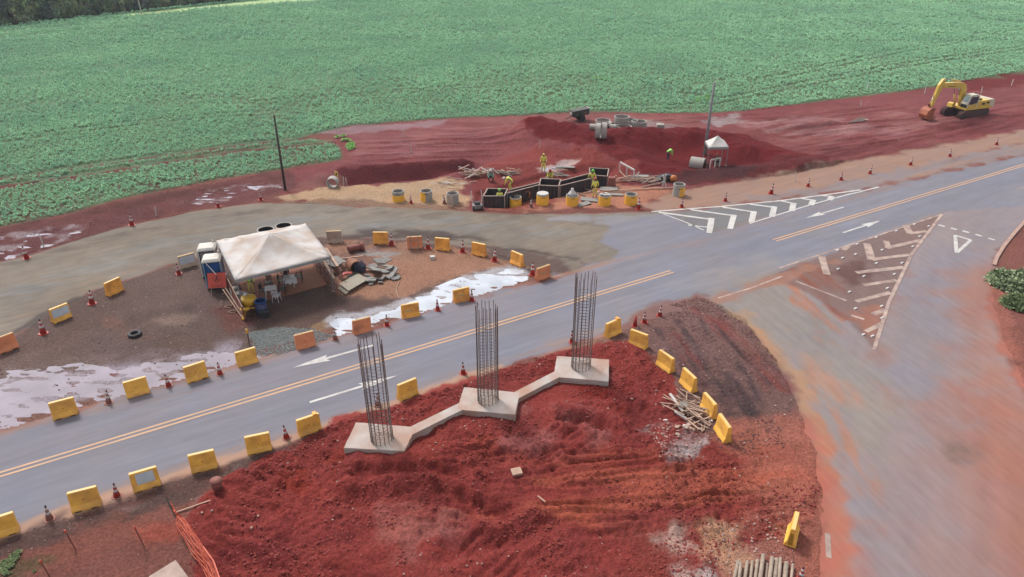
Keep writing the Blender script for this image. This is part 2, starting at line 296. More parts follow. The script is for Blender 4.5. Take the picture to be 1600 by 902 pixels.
zp([(860, 342), (960, 334), (1050, 332), (1090, 350), (1080, 372), (980, 352)], (156, 152, 156), soft=.3, warp=1.4)
zp([(1000, 352), (1090, 348), (1110, 365), (1060, 378), (1010, 368)], (134, 126, 124), soft=.3, warp=1.2, op=.7)
# main road
KZ[0] = .82
zone(MAIN[:4] + MAIN[4:8] + [at(960, 350), at(1040, 334)] + wp([(1110, 325), (1350, 298), (1640, 235)]) + MAIN[19:], (156, 154, 166), soft=.25, warp=.7)
zp([(1040, 332), (1120, 325), (1240, 311), (1350, 297), (1372, 294), (1200, 342), (1110, 366)], (146, 143, 146), soft=.3, warp=.6)
zp([(1000, 322), (1060, 301), (1110, 290), (1300, 259), (1500, 222), (1640, 197), (1640, 216), (1500, 246), (1380, 284), (1240, 308), (1120, 323), (1020, 332)], (184, 148, 132), soft=.5, warp=1.0)
zp([(1130, 318), (1300, 287), (1500, 244), (1640, 214), (1640, 232), (1500, 262), (1350, 297), (1240, 309)], (164, 148, 148), soft=.5, warp=1.2)
for t_, wd_, c_, o_ in ((-3.0, .5, (172, 150, 146), .75), (-1.6, .35, (160, 152, 158), .7), (2.3, .5, (146, 150, 164), .5), (.9, .3, (158, 156, 166), .5), (3.9, .35, (176, 150, 140), .85), (-3.7, .3, (190, 148, 128), .85)):
    zone([RD(-40, t_ - wd_), RD(140, t_ - wd_), RD(140, t_ + wd_), RD(-40, t_ + wd_)], c_, soft=.35, warp=.5, op=o_, patch=.3, ang=RY, sc_=2.5)
zone([RD(-30, -3.2), RD(38, -3.2), RD(38, -.4), RD(-30, -.4)], (158, 152, 162), soft=.8, warp=.8, op=.7, patch=.1, ang=RY, sc_=2.5)
zp([(1100, 470), (1250, 410), (1200, 400), (1050, 450)], (168, 160, 158), soft=1, warp=2, op=.6)
# junction
zone(JUNC, (171, 157, 160), soft=.3, warp=.7)
zp([(1380, 560), (1420, 440), (1480, 380), (1540, 380), (1510, 470), (1490, 620), (1440, 640)], (162, 155, 164), soft=1.2, warp=2, op=.7)
zp([(1080, 470), (1220, 428), (1300, 500), (1400, 640), (1400, 760), (1330, 700), (1230, 560)], (168, 158, 154), soft=1, warp=2)
zp([(1220, 438), (1260, 450), (1330, 510), (1340, 550), (1300, 540), (1250, 480)], (202, 132, 104), soft=.4, warp=1.6, op=.85, patch=.25, ang=az(at(1220, 440), at(1330, 550)))
zp([(1150, 495), (1200, 520), (1260, 620), (1310, 720), (1330, 800), (1330, 1000), (1290, 1000), (1290, 760), (1262, 680), (1200, 560)], (206, 142, 112), soft=.5, warp=1.2, op=.9, patch=.1, ang=az(at(1180, 520), at(1310, 760)))
zp([(1260, 560), (1330, 620), (1390, 800), (1330, 780)], (200, 142, 118), soft=.7, warp=1.2, op=.7, patch=.1, ang=az(at(1280, 600), at(1360, 780)))
zp([(1200, 500), (1290, 560), (1340, 640), (1290, 620)], (194, 156, 140), soft=.7, warp=1.4, op=.6, patch=.1, ang=az(at(1200, 500), at(1340, 640)))
zp([(1110, 478), (1160, 486), (1240, 560), (1290, 700), (1262, 680), (1200, 560)], (196, 158, 128), soft=.35, warp=.8, op=.8)
zp([(1380, 400), (1425, 410), (1400, 520), (1395, 640), (1350, 560)], (176, 138, 128), soft=.6, warp=1.2, op=.7, patch=.2)
zp([(1490, 430), (1560, 400), (1570, 520), (1610, 620), (1680, 760), (1680, 1000), (1560, 1000), (1500, 860), (1470, 700), (1500, 560)], (184, 140, 130), soft=2.2, warp=2.2, op=1)
zp([(1530, 600), (1600, 640), (1680, 780), (1680, 1000), (1600, 1000), (1540, 800), (1500, 690)], (188, 128, 114), soft=2.2, warp=2, op=.75)
zp([(1410, 690), (1480, 640), (1530, 800), (1520, 1000), (1400, 1000)], (178, 148, 144), soft=2.0, warp=2.5, op=.7)
zp([(1360, 740), (1480, 700), (1470, 1000), (1340, 1000)], (170, 148, 150), soft=1, warp=2, op=.8, patch=.2)
zp([(1470, 690), (1510, 692), (1520, 712), (1480, 712)], (140, 118, 112), soft=.6, warp=1, op=.8)
zp([(1290, 780), (1325, 760), (1320, 1000), (1285, 1000)], (200, 138, 112), soft=.3, warp=.5, op=.8)
zone(GORE, (152, 126, 122), soft=.12, warp=.3)
zp([(1225, 425), (1290, 405), (1330, 460), (1370, 540), (1330, 505), (1260, 455)], (158, 98, 84), soft=.4, warp=1.2, patch=.25, ang=az(at(1225, 425), at(1340, 510)))
zp([(1290, 425), (1345, 405), (1370, 430), (1330, 450)], (118, 84, 80), soft=.4, warp=1.2, op=.8)
zp([(1340, 480), (1385, 470), (1372, 545), (1330, 505)], (190, 128, 108), soft=.4, warp=1.2, op=.7)
# right verge
KZ[0] = .95
VR = wp([(1640, 332), (1603, 348), (1587, 368), (1570, 388), (1558, 410), (1548, 460), (1562, 520), (1592, 600), (1660, 700), (1900, 600), (1800, 300)])
zone(VR, (158, 102, 92), soft=.3, warp=.8)
zp([(1548, 430), (1570, 440), (1580, 520), (1620, 600), (1600, 610), (1560, 520)], (188, 120, 106), soft=.4, warp=1, op=.8)
# near left verge
NL = [RD(-30, 4.6), RD(0, 4.6), RD(14, 4.7), at(500, 668), at(440, 705), at(345, 745), at(320, 800), at(290, 1000), at(-200, 1100)]
zone(NL, (154, 100, 90), soft=.2, warp=.5)
zone([RD(-30, 4.2), RD(26, 4.1), RD(26, 5.0), RD(-30, 5.4)], (198, 160, 138), soft=.15, warp=.4, op=.9)
zone([RD(-30, 5.0), RD(10, 4.9), RD(24, 4.9), RD(24, 5.8), RD(10, 6.4), RD(-30, 6.6)], (112, 88, 84), soft=.35, warp=1.0, op=.95)
zp([(60, 850), (200, 780), (340, 745), (320, 800), (250, 900), (60, 950)], (158, 98, 86), soft=.6, warp=1.5, op=.8, patch=.2)
zp([(215, 825), (300, 815), (280, 850), (225, 860)], (190, 96, 80), soft=.5, warp=1, op=.8)
zp([(260, 835), (290, 815), (325, 775), (350, 750), (365, 735), (345, 770), (320, 800), (300, 850), (280, 862), (255, 860)], (188, 162, 156), soft=.25, warp=1.1, patch=.35)
zp([(190, 795), (220, 785), (240, 790), (200, 800)], (180, 160, 158), soft=.2, warp=.8, patch=.3)
zp([(400, 745), (450, 725), (480, 700), (440, 712), (380, 740)], (160, 140, 136), soft=.3, warp=1, op=.6)
zp([(0, 880), (40, 860), (90, 870), (50, 895), (0, 920)], (120, 96, 74), soft=.4, warp=1)
zone([RD(20, 4.6), RD(56, 4.6), RD(56, 5.5), RD(20, 5.5)], (172, 128, 112), soft=.3, warp=.8, op=.85)
# heap of red earth round the footings
KZ[0] = 1.3
zone(DARKDIRT, (122, 92, 88), soft=.3, warp=.8)
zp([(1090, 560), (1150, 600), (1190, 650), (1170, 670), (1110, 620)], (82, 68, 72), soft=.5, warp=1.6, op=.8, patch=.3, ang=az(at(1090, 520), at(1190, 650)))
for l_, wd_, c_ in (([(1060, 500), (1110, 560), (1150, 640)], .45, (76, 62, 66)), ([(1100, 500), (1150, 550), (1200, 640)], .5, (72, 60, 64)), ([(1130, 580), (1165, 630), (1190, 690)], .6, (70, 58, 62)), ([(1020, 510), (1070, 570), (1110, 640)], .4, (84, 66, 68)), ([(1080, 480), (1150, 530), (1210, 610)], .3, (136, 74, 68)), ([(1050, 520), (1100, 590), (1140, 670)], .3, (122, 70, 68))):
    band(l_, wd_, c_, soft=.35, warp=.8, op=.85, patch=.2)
zp([(1110, 475), (1170, 520), (1230, 610), (1200, 600), (1130, 520)], (130, 74, 70), soft=.5, warp=1.2, op=.7, patch=.3, ang=az(at(1110, 475), at(1230, 610)))
zp([(1100, 690), (1240, 640), (1300, 760), (1290, 1000), (1100, 1000), (1100, 800)], (164, 104, 92), soft=.8, warp=1.5)
zone(MOUND, (142, 62, 58), soft=.12, warp=.8)
zp([(740, 800), (860, 760), (1000, 735), (1150, 715), (1285, 745), (1285, 790), (1150, 800), (1000, 810), (860, 812)], (172, 88, 70), soft=.6, warp=1.8, patch=.14, ang=az(at(800, 790), at(1250, 750)), sc_=2.2)
zp([(640, 690), (800, 660), (860, 700), (1000, 690), (1040, 720), (880, 745), (700, 760)], (148, 66, 56), soft=.8, warp=2.4, patch=.3)
zp([(1150, 690), (1260, 680), (1310, 760), (1300, 1000), (1230, 1000), (1230, 840), (1180, 820), (1150, 760)], (172, 104, 88), soft=1.4, warp=2.2, op=.85)
zp([(850, 700), (1000, 706), (1120, 712), (1240, 720), (1250, 750), (1080, 752), (900, 760), (800, 752)], (176, 92, 74), soft=.7, warp=1.8, op=.7, patch=.2, ang=az(at(800, 740), at(1250, 730)), sc_=2.2)
zp([(600, 790), (700, 790), (740, 880), (650, 910), (590, 850)], (156, 90, 84), soft=.5, warp=1.4, patch=.2)
zp([(780, 635), (900, 635), (960, 690), (860, 725), (780, 700)], (156, 88, 84), soft=.5, warp=1.6, patch=.2)
zp([(830, 580), (960, 545), (1000, 560), (1000, 620), (960, 640)], (122, 42, 36), soft=.5, warp=1.6, patch=.2)
zp([(400, 740), (540, 690), (560, 740), (420, 800)], (140, 56, 46), soft=.6, warp=2, patch=.3)
zp([(340, 820), (560, 800), (620, 902), (600, 1000), (300, 1000)], (112, 44, 44), soft=.8, warp=2.2, patch=.2)
zp([(900, 830), (1100, 800), (1090, 1000), (860, 1000)], (140, 66, 60), soft=.8, warp=2.2, patch=.2)
zp([(1010, 672), (1050, 662), (1095, 680), (1100, 700), (1070, 718), (1050, 730), (1045, 700)], (186, 170, 170), soft=.15, warp=1.2, patch=.22)
zp([(1000, 840), (1060, 835), (1090, 870), (1130, 900), (1090, 960), (1040, 930), (1000, 890)], (186, 150, 140), soft=.3, warp=1.4, patch=.12)
zp([(1048, 872), (1085, 865), (1110, 890), (1070, 905)], (200, 182, 178), soft=.2, warp=1.2, patch=.2)
zp([(1110, 830), (1170, 815), (1225, 840), (1235, 880), (1160, 900), (1110, 870)], (186, 138, 112), soft=.4, warp=1.4, patch=.1)

def albedo(X, Y):
    X = np.asarray(X, np.float32); Y = np.asarray(Y, np.float32)
    col = np.empty((len(X), 3), np.float32); col[:] = BASE; wet = np.zeros(len(X), np.float32)
    wn = fbm(X, Y, 1.5, 5, 101); wf = fbm(X, Y, .45, 3, 131)
    for i, (poly, c, soft, warp, op, patch, ang, wt, scl) in enumerate(Z_):
        q = np.array(poly); m = soft + warp + .5
        sel = np.nonzero((X > q[:, 0].min() - m) & (X < q[:, 0].max() + m) & (Y > q[:, 1].min() - m) & (Y < q[:, 1].max() + m))[0]
        if len(sel) == 0: continue
        x = X[sel]; y = Y[sel]
        d = sdist(poly, x, y)
        k = sst(soft, -soft, d + (wn[sel] - .5) * 2 * warp + (wf[sel] - .5) * .5 * min(warp, 1)) * op
        if patch > 0:
            if ang is not None:
                u = x * math.cos(ang) + y * math.sin(ang); v = -x * math.sin(ang) + y * math.cos(ang)
                pn = fbm(u / 7, v, scl * .35, 4, 200 + i * 3)
            else: pn = fbm(x, y, scl, 5, 200 + i * 3)
            k = k * sst(.5 - .18 - patch * .25 + .1, .5 + .18 - .2 + patch, pn)
        kk = k[:, None]; col[sel] = col[sel] * (1 - kk) + np.array(c, np.float32) * kk; wet[sel] = wet[sel] * (1 - k) + wt * k
    # natural variation of the material itself
    v = fbm(X, Y, 5.0, 4, 301) - .5; v2 = fbm(X, Y, .8, 4, 311) - .5
    rd = np.minimum(sdist(MAIN, X, Y), sdist(JUNC, X, Y)); ra = sst(.3, -.3, rd)
    ju = sst(.5, -.5, sdist(JUNC, X, Y)); a1 = az(at(1400, 900), at(1470, 400)); u = X * math.cos(RY) + Y * math.sin(RY); w_ = -X * math.sin(RY) + Y * math.cos(RY)
    u2 = X * math.cos(a1) + Y * math.sin(a1); w2 = -X * math.sin(a1) + Y * math.cos(a1)
    st = (fbm(u / 16, w_, .7, 4, 341) - .5) * (1 - ju) + (fbm(u2 / 12, w2, .7, 4, 351) - .5) * ju
    col *= (1 + (.35 * v + .28 * v2) * (1 - .75 * ra) + (.22 - .08 * ju) * st * ra)[:, None]
    hs = fbm(X, Y, 2.6, 4, 321) - .5
    col[:, 0] *= 1 + .12 * hs; col[:, 2] *= 1 - .14 * hs
    return np.clip(col, 0.004, .85), wet

# ------------------------------------------------------------------ materials
def mat(name, rgb, rough=.7, metal=0.0, var=.18, dust=.0, dustcol=(.30, .12, .08), scale=3.0, bump=.0, spec=.4, raw=False, transmission=0, alpha=1):
    m = bpy.data.materials.new(name); m.use_nodes = True; t = m.node_tree; b = t.nodes['Principled BSDF']
    c = rgb if raw else CC(*rgb, k=KAL * 1.32 if 'barrier' in name or 'ring_paint' in name or 'clod' in name else None)
    tc = t.nodes.new('ShaderNodeTexCoord'); oi = t.nodes.new('ShaderNodeObjectInfo')
    n = t.nodes.new('ShaderNodeTexNoise'); n.inputs['Scale'].default_value = scale; n.inputs['Detail'].default_value = 6; n.noise_dimensions = '4D'
    t.links.new(tc.outputs['Object'], n.inputs['Vector']); mu = t.nodes.new('ShaderNodeMath'); mu.operation = 'MULTIPLY'; mu.inputs[1].default_value = 37
    t.links.new(oi.outputs['Random'], mu.inputs[0]); t.links.new(mu.outputs[0], n.inputs['W'])
    r = t.nodes.new('ShaderNodeValToRGB'); r.color_ramp.elements[0].position = .3; r.color_ramp.elements[1].position = .7
    r.color_ramp.elements[0].color = tuple(v * (1 - var) for v in c) + (1,); r.color_ramp.elements[1].color = tuple(min(.92, v * (1 + var)) for v in c) + (1,)
    t.links.new(n.outputs['Fac'], r.inputs['Fac']); out = r.outputs['Color']
    if dust > 0:
        n2 = t.nodes.new('ShaderNodeTexNoise'); n2.inputs['Scale'].default_value = scale * .6; n2.inputs['Detail'].default_value = 8; n2.noise_dimensions = '4D'
        t.links.new(tc.outputs['Object'], n2.inputs['Vector']); t.links.new(mu.outputs[0], n2.inputs['W'])
        r2 = t.nodes.new('ShaderNodeValToRGB'); r2.color_ramp.elements[0].position = .62 - dust * .35; r2.color_ramp.elements[1].position = .82 - dust * .2
        r2.color_ramp.elements[1].color = (min(1, dust + .3),) * 3 + (1,); t.links.new(n2.outputs['Fac'], r2.inputs['Fac'])
        mx = t.nodes.new('ShaderNodeMix'); mx.data_type = 'RGBA'; t.links.new(r2.outputs['Color'], mx.inputs['Factor'])
        t.links.new(out, mx.inputs['A']); mx.inputs['B'].default_value = tuple(dustcol) + (1,); out = mx.outputs['Result']
    t.links.new(out, b.inputs['Base Color']); b.inputs['Roughness'].default_value = rough; b.inputs['Metallic'].default_value = metal
    b.inputs['Specular IOR Level'].default_value = spec
    if bump > 0:
        bp = t.nodes.new('ShaderNodeBump'); bp.inputs['Strength'].default_value = bump; bp.inputs['Distance'].default_value = .02
        t.links.new(n.outputs['Fac'], bp.inputs['Height']); t.links.new(bp.outputs[0], b.inputs['Normal'])
    m.diffuse_color = tuple(c) + (1,)
    return m

def ground_mat(name, fine, contrast, bumpd, rough=.9, aniso=None, pebble=0.0):
    m = bpy.data.materials.new(name); m.use_nodes = True; t = m.node_tree; b = t.nodes['Principled BSDF']
    at_ = t.nodes.new('ShaderNodeAttribute'); at_.attribute_name = 'albedo'
    wt = t.nodes.new('ShaderNodeAttribute'); wt.attribute_name = 'wet'
    tc = t.nodes.new('ShaderNodeTexCoord'); mp = t.nodes.new('ShaderNodeMapping'); t.links.new(tc.outputs['Object'], mp.inputs['Vector'])
    if aniso: mp.vector_type = 'TEXTURE'; mp.inputs['Rotation'].default_value[2] = aniso[0]; mp.inputs['Scale'].default_value = (aniso[1], 1, 1)
    n = t.nodes.new('ShaderNodeTexNoise'); n.inputs['Scale'].default_value = fine; n.inputs['Detail'].default_value = 5; n.inputs['Roughness'].default_value = .65
    t.links.new(mp.outputs[0], n.inputs['Vector'])
    mr = t.nodes.new('ShaderNodeMapRange'); mr.inputs['From Min'].default_value = .3; mr.inputs['From Max'].default_value = .7
    mr.inputs['To Min'].default_value = 1 - contrast; mr.inputs['To Max'].default_value = 1 + contrast; t.links.new(n.outputs['Fac'], mr.inputs['Value'])
    mv = t.nodes.new('ShaderNodeVectorMath'); mv.operation = 'SCALE'; t.links.new(at_.outputs['Color'], mv.inputs[0]); t.links.new(mr.outputs[0], mv.inputs['Scale'])
    out = mv.outputs[0]
    if pebble > 0:
        vo = t.nodes.new('ShaderNodeTexVoronoi'); vo.inputs['Scale'].default_value = 4.5; t.links.new(tc.outputs['Object'], vo.inputs['Vector'])
        rr = t.nodes.new('ShaderNodeValToRGB'); rr.color_ramp.elements[0].position = .06; rr.color_ramp.elements[1].position = .12
        rr.color_ramp.elements[0].color = (1, 1, 1, 1); rr.color_ramp.elements[1].color = (0, 0, 0, 1); t.links.new(vo.outputs['Distance'], rr.inputs['Fac'])
        se = t.nodes.new('ShaderNodeSeparateColor'); t.links.new(vo.outputs['Color'], se.inputs[0])
        gt = t.nodes.new('ShaderNodeMath'); gt.operation = 'GREATER_THAN'; gt.inputs[1].default_value = 1 - pebble; t.links.new(se.outputs[0], gt.inputs[0])
        ml = t.nodes.new('ShaderNodeMath'); ml.operation = 'MULTIPLY'; t.links.new(gt.outputs[0], ml.inputs[0]); t.links.new(rr.outputs['Color'], ml.inputs[1])
        mx = t.nodes.new('ShaderNodeMix'); mx.data_type = 'RGBA'; t.links.new(ml.outputs[0], mx.inputs['Factor']); t.links.new(out, mx.inputs['A']); mx.inputs['B'].default_value = (.38, .27, .22, 1); out = mx.outputs['Result']
    t.links.new(out, b.inputs['Base Color'])
    m2 = t.nodes.new('ShaderNodeMapRange'); m2.inputs['To Min'].default_value = rough; m2.inputs['To Max'].default_value = .22; t.links.new(wt.outputs['Fac'], m2.inputs['Value'])
    t.links.new(m2.outputs[0], b.inputs['Roughness'])
    sp = t.nodes.new('ShaderNodeMapRange'); sp.inputs['To Min'].default_value = .06; sp.inputs['To Max'].default_value = .6; t.links.new(wt.outputs['Fac'], sp.inputs['Value']); t.links.new(sp.outputs[0], b.inputs['Specular IOR Level'])
    n3 = t.nodes.new('ShaderNodeTexNoise'); n3.inputs['Scale'].default_value = 8; n3.inputs['Detail'].default_value = 8; n3.inputs['Roughness'].default_value = .7; t.links.new(tc.outputs['Object'], n3.inputs['Vector'])
    bp = t.nodes.new('ShaderNodeBump'); bp.inputs['Strength'].default_value = 1; bp.inputs['Distance'].default_value = bumpd; t.links.new(n3.outputs['Fac'], bp.inputs['Height']); t.links.new(bp.outputs[0], b.inputs['Normal'])
    return m
M = {}
M['earth'] = ground_mat('red_earth', 6.5, .36, .18, pebble=.08)
M['gravel'] = ground_mat('gravel_surface', 2.4, .12, .02, aniso=(R(35), 7))
M['asphalt'] = ground_mat('asphalt', 3.0, .09, .006, .82, aniso=(RY, 9))
M['asphalt2'] = ground_mat('dusty_asphalt', 2.6, .09, .006, .85, aniso=(R(105), 6))

# ------------------------------------------------------------------ mesh helpers
def link(o, parent=None):
    COL.objects.link(o)
    if parent is not None: o.parent = parent
    return o
def tag(o, label=None, cat=None, group=None, kind=None):
    if label: o['label'] = label
    if cat: o['category'] = cat
    if group: o['group'] = group
    if kind: o['kind'] = kind
    return o
def empty(name, loc, rz=0, label=None, cat=None, group=None):
    o = bpy.data.objects.new(name, None); o.empty_display_size = .3; link(o); o.location = loc; o.rotation_euler = (0, 0, rz)
    return tag(o, label, cat, group)
class MB:
    def __init__(s): s.v = []; s.f = []
    def add(s, vs, fs):
        n = len(s.v); s.v += [tuple(v) for v in vs]; s.f += [tuple(i + n for i in f) for f in fs]; return s
    def box(s, c, d, rot=None, taper=1.0):
        h = [x / 2 for x in d]; vs = []
        for z in (-1, 1):
            k = taper if z > 0 else 1
            for x, y in ((-1, -1), (1, -1), (1, 1), (-1, 1)): vs.append(Vector((x * h[0] * k, y * h[1] * k, z * h[2])))
        if rot is not None: vs = [rot @ v for v in vs]
        return s.add([v + Vector(c) for v in vs], [(0, 3, 2, 1), (4, 5, 6, 7), (0, 1, 5, 4), (1, 2, 6, 5), (2, 3, 7, 6), (3, 0, 4, 7)])
    def bar(s, a, b, w, h=None):
        a = Vector(a); b = Vector(b); h = h or w; d = b - a; q = d.to_track_quat('X', 'Z').to_matrix()
        return s.box((a + b) / 2, (d.length, w, h), q)
    def tube(s, pts, r, seg=8, cap=True):
        pts = [Vector(p) for p in pts]; rr = r if isinstance(r, (list, tuple)) else [r] * len(pts); vs = []; fs = []
        up = None
        for i, p in enumerate(pts):
            d = (pts[min(i + 1, len(pts) - 1)] - pts[max(i - 1, 0)]).normalized()
            if up is None or abs(up.dot(d)) > .95: up = Vector((0, 0, 1)) if abs(d.z) < .9 else Vector((1, 0, 0))
            x = up.cross(d).normalized(); y = d.cross(x)
            for k in range(seg):
                a = 2 * PI * k / seg; vs.append(p + (x * math.cos(a) + y * math.sin(a)) * rr[i])
        for i in range(len(pts) - 1):
            for k in range(seg): a = i * seg + k; b = i * seg + (k + 1) % seg; fs.append((a, b, b + seg, a + seg))
        if cap: fs.append(tuple(range(seg))[::-1]); fs.append(tuple((len(pts) - 1) * seg + k for k in range(seg)))
        return s.add(vs, fs)
    def lathe(s, prof, seg=16, c=(0, 0, 0), rot=None, capb=True, capt=True):
        vs = []; fs = []
        for r, z in prof:
            for k in range(seg):
                a = 2 * PI * k / seg; v = Vector((r * math.cos(a), r * math.sin(a), z)); v = rot @ v if rot is not None else v; vs.append(v + Vector(c))
        for i in range(len(prof) - 1):
            for k in range(seg): a = i * seg + k; b = i * seg + (k + 1) % seg; fs.append((a, b, b + seg, a + seg))
        if capb: fs.append(tuple(range(seg))[::-1])
        if capt: fs.append(tuple((len(prof) - 1) * seg + k for k in range(seg)))
        return s.add(vs, fs)
    def prism(s, poly, a, b, f=lambda p, h: (p[0], p[1], h)):
        n = len(poly); vs = [f(p, a) for p in poly] + [f(p, b) for p in poly]
        return s.add(vs, [tuple(range(n))[::-1], tuple(range(n, 2 * n))] + [(i, (i + 1) % n, n + (i + 1) % n, n + i) for i in range(n)])
    def mesh(s, name, m, smooth=False):
        me = bpy.data.meshes.new(name); me.from_pydata(s.v, [], s.f); me.update()
        if m: me.materials.append(m)
        bm = bmesh.new(); bm.from_mesh(me); bmesh.ops.recalc_face_normals(bm, faces=bm.faces[:]); bm.to_mesh(me); bm.free()
        if smooth: me.shade_smooth()
        return me
    def build(s, name, m, parent=None, smooth=False, bevel=0, loc=None, rot=None):
        o = bpy.data.objects.new(name, s.mesh(name, m, smooth)); link(o, parent)
        if bevel: b = o.modifiers.new('bevel', 'BEVEL'); b.width = bevel; b.segments = 2; b.limit_method = 'ANGLE'
        if loc is not None: o.location = loc
        if rot is not None: o.rotation_euler = rot
        return o
def inst(name, me, parent=None, loc=None, rot=None, scale=None):
    o = bpy.data.objects.new(name, me); link(o, parent)
    if loc is not None: o.location = loc
    if rot is not None: o.rotation_euler = rot
    if scale is not None: o.scale = scale
    return o
def copy_tree(o, parent=None):
    c = o.copy(); COL.objects.link(c); c.parent = parent
    for ch in o.children: copy_tree(ch, c)
    return c

# ------------------------------------------------------------------ ground, roads
def axis(lo, hi, segs):
    out = [lo]
    while out[-1] < hi:
        x = out[-1]
        for a, b, st in segs:
            if a <= x < b: out.append(x + st); break
        else: out.append(x + 40)
    return np.array(out, np.float32)
AX = axis(-1500, 2000, [(-1500, -300, 60), (-300, -90, 3), (-90, -38, .26), (-38, -26, .16), (-26, 24, .1), (24, 38, .16), (38, 92, .26), (92, 320, 3), (320, 2000, 60)])
AY = axis(4, 3000, [(4, 18, .4), (18, 48, .1), (48, 62, .13), (62, 84, .17), (84, 116, .24), (116, 340, 3), (340, 3000, 80)])
def grid_sheet(name, xs, ys, zfun, keep, material, parent=None):
    XX, YY = np.meshgrid(xs, ys); X = XX.ravel(); Y = YY.ravel()
    nx, ny = len(xs), len(ys)
    cx = ((xs[:-1] + xs[1:]) / 2); cy = ((ys[:-1] + ys[1:]) / 2); CX, CY = np.meshgrid(cx, cy)
    kp = keep(CX.ravel(), CY.ravel()); idx = np.nonzero(kp)[0]
    i = idx % (nx - 1); j = idx // (nx - 1); a = j * nx + i
    quads = np.stack([a, a + 1, a + nx + 1, a + nx], 1)
    used, inv = np.unique(quads.ravel(), return_inverse=True); quads = inv.reshape(-1, 4)
    X = X[used]; Y = Y[used]
    Z = zfun(X, Y); col, wet = albedo(X, Y)
    me = bpy.data.meshes.new(name); me.vertices.add(len(X)); me.vertices.foreach_set('co', np.stack([X, Y, Z], 1).astype(np.float32).ravel())
    nq = len(quads); me.loops.add(nq * 4); me.loops.foreach_set('vertex_index', quads.astype(np.int32).ravel())
    me.polygons.add(nq); me.polygons.foreach_set('loop_start', np.arange(nq, dtype=np.int32) * 4); me.polygons.foreach_set('loop_total', np.full(nq, 4, np.int32))
    me.update(calc_edges=True)
    ca = me.attributes.new('albedo', 'FLOAT_COLOR', 'POINT'); ca.data.foreach_set('color', np.concatenate([col, np.ones((len(X), 1), np.float32)], 1).astype(np.float32).ravel())
    wa = me.attributes.new('wet', 'FLOAT', 'POINT'); wa.data.foreach_set('value', wet.astype(np.float32))
    me.materials.append(material); me.shade_smooth()
    o = bpy.data.objects.new(name, me); link(o, parent); return o
def roadd(X, Y): return np.minimum(np.minimum(sdist(MAIN, X, Y), sdist(JUNC, X, Y)), sdist(DETOUR, X, Y))
def keep_ground(X, Y):
    far = (Y > 120) | (np.abs(X) > 92)
    return far | (roadd(X, Y) > -1.0)
tag(grid_sheet('ground', AX, AY, height, keep_ground, M['earth']), kind='structure')
def road(name, poly, z, material, step=.2):
    q = np.array([(p.x, p.y) for p in poly]); x0, y0 = q.min(0); x1, y1 = q.max(0)
    x0, x1, y0, y1 = max(x0, -80), min(x1, 100), max(y0, 8), min(y1, 130)
    xs = np.arange(x0 - .3, x1 + .3, step, dtype=np.float32); ys = np.arange(y0 - .3, y1 + .3, step, dtype=np.float32)
    return tag(grid_sheet(name, xs, ys, lambda X, Y: np.full(len(X), z, np.float32), lambda X, Y: sdist(poly, X, Y) < .30, material), kind='structure')
r_det = road('detour_gravel_road', DETOUR, -.002, M['gravel'])
r_jun = road('side_road', JUNC, .003, M['asphalt2'])
r_main = road('main_road', MAIN, .008, M['asphalt'])

# painted markings, thin sheets above the road
M['paint'] = mat('worn_white_paint', (222, 218, 214), .7, var=.08, dust=.5, dustcol=CC(176, 164, 162), scale=2.6)
M['paint_b'] = mat('dusty_beige_paint', (208, 182, 168), .75, var=.10, dust=.8, dustcol=CC(156, 128, 122), scale=2.4)
M['paint_y'] = mat('dusty_yellow_paint', (216, 172, 136), .75, var=.08, dust=.3, dustcol=CC(186, 158, 146), scale=1.5)
MZ = .016
def strip(pts, wd, z=MZ):
    mb = MB(); pts = [Vector(p) for p in pts]
    fine = [pts[0]]
    for a, b in zip(pts, pts[1:]):
        n = max(1, int((b - a).length / 1.5)); fine += [a.lerp(b, i / n) for i in range(1, n + 1)]
    L = []; Q = []
    for i, p in enumerate(fine):
        d = (fine[min(i + 1, len(fine) - 1)] - fine[max(i - 1, 0)]).normalized(); n = Vector((-d.y, d.x, 0)); j = 1 + rnd.uniform(-.09, .09)
        L.append(p + n * wd / 2 * j); Q.append(p - n * wd / 2 * j)
    n = len(fine); vs = [(p.x, p.y, z) for p in L + Q]
    mb.add(vs, [(i, i + 1, n + i + 1, n + i) for i in range(n - 1)]); return mb
def poly_mark(pts, z=MZ): return MB().add([(p.x, p.y, z) for p in pts], [tuple(range(len(pts)))])
pc = at(1055, 427); s1 = (pc - RA).dot(RU); s2 = (at(1208, 375) - RA).dot(RU)
for a_, b_ in ((-40, s1), (s2, 135)):
    for t_ in (-.17, .17): strip([RD(a_, t_ + .12 * (b_ > 100) * 0), RD(b_, t_)], .15).build('centre_line', M['paint_y'], r_main)
def arrow(tail, tip, wid=.36):
    a = at(*tail); b = at(*tip); d = b - a; L = d.length; d.normalize(); n = Vector((-d.y, d.x, 0)); h = L * .40
    c = b - d * h
    pts = [a + n * .09, a - n * .09, c - n * .09, c - n * wid - d * .2, b, c + n * wid - d * .2, c + n * .09]
    poly_mark(pts).build('direction_arrow', M['paint'], r_main)
arrow((583, 540), (457, 575)); arrow((484, 629), (621, 587)); arrow((1318, 324), (1259, 341)); arrow((1317, 364), (1376, 345))
def mk(l, wd, m='paint', parent=None, z=MZ, name='marking_line'):
    strip(wp(l), wd, z).build(name, M[m], parent or r_main)
mk([(1018, 331), (1126, 323), (1219, 314), (1283, 305.6), (1345, 297)], .22)
mk([(1171, 349.5), (1264, 321), (1328, 303.5), (1345, 300)], .18); mk([(1345, 299.5), (1373, 292.5)], .2)
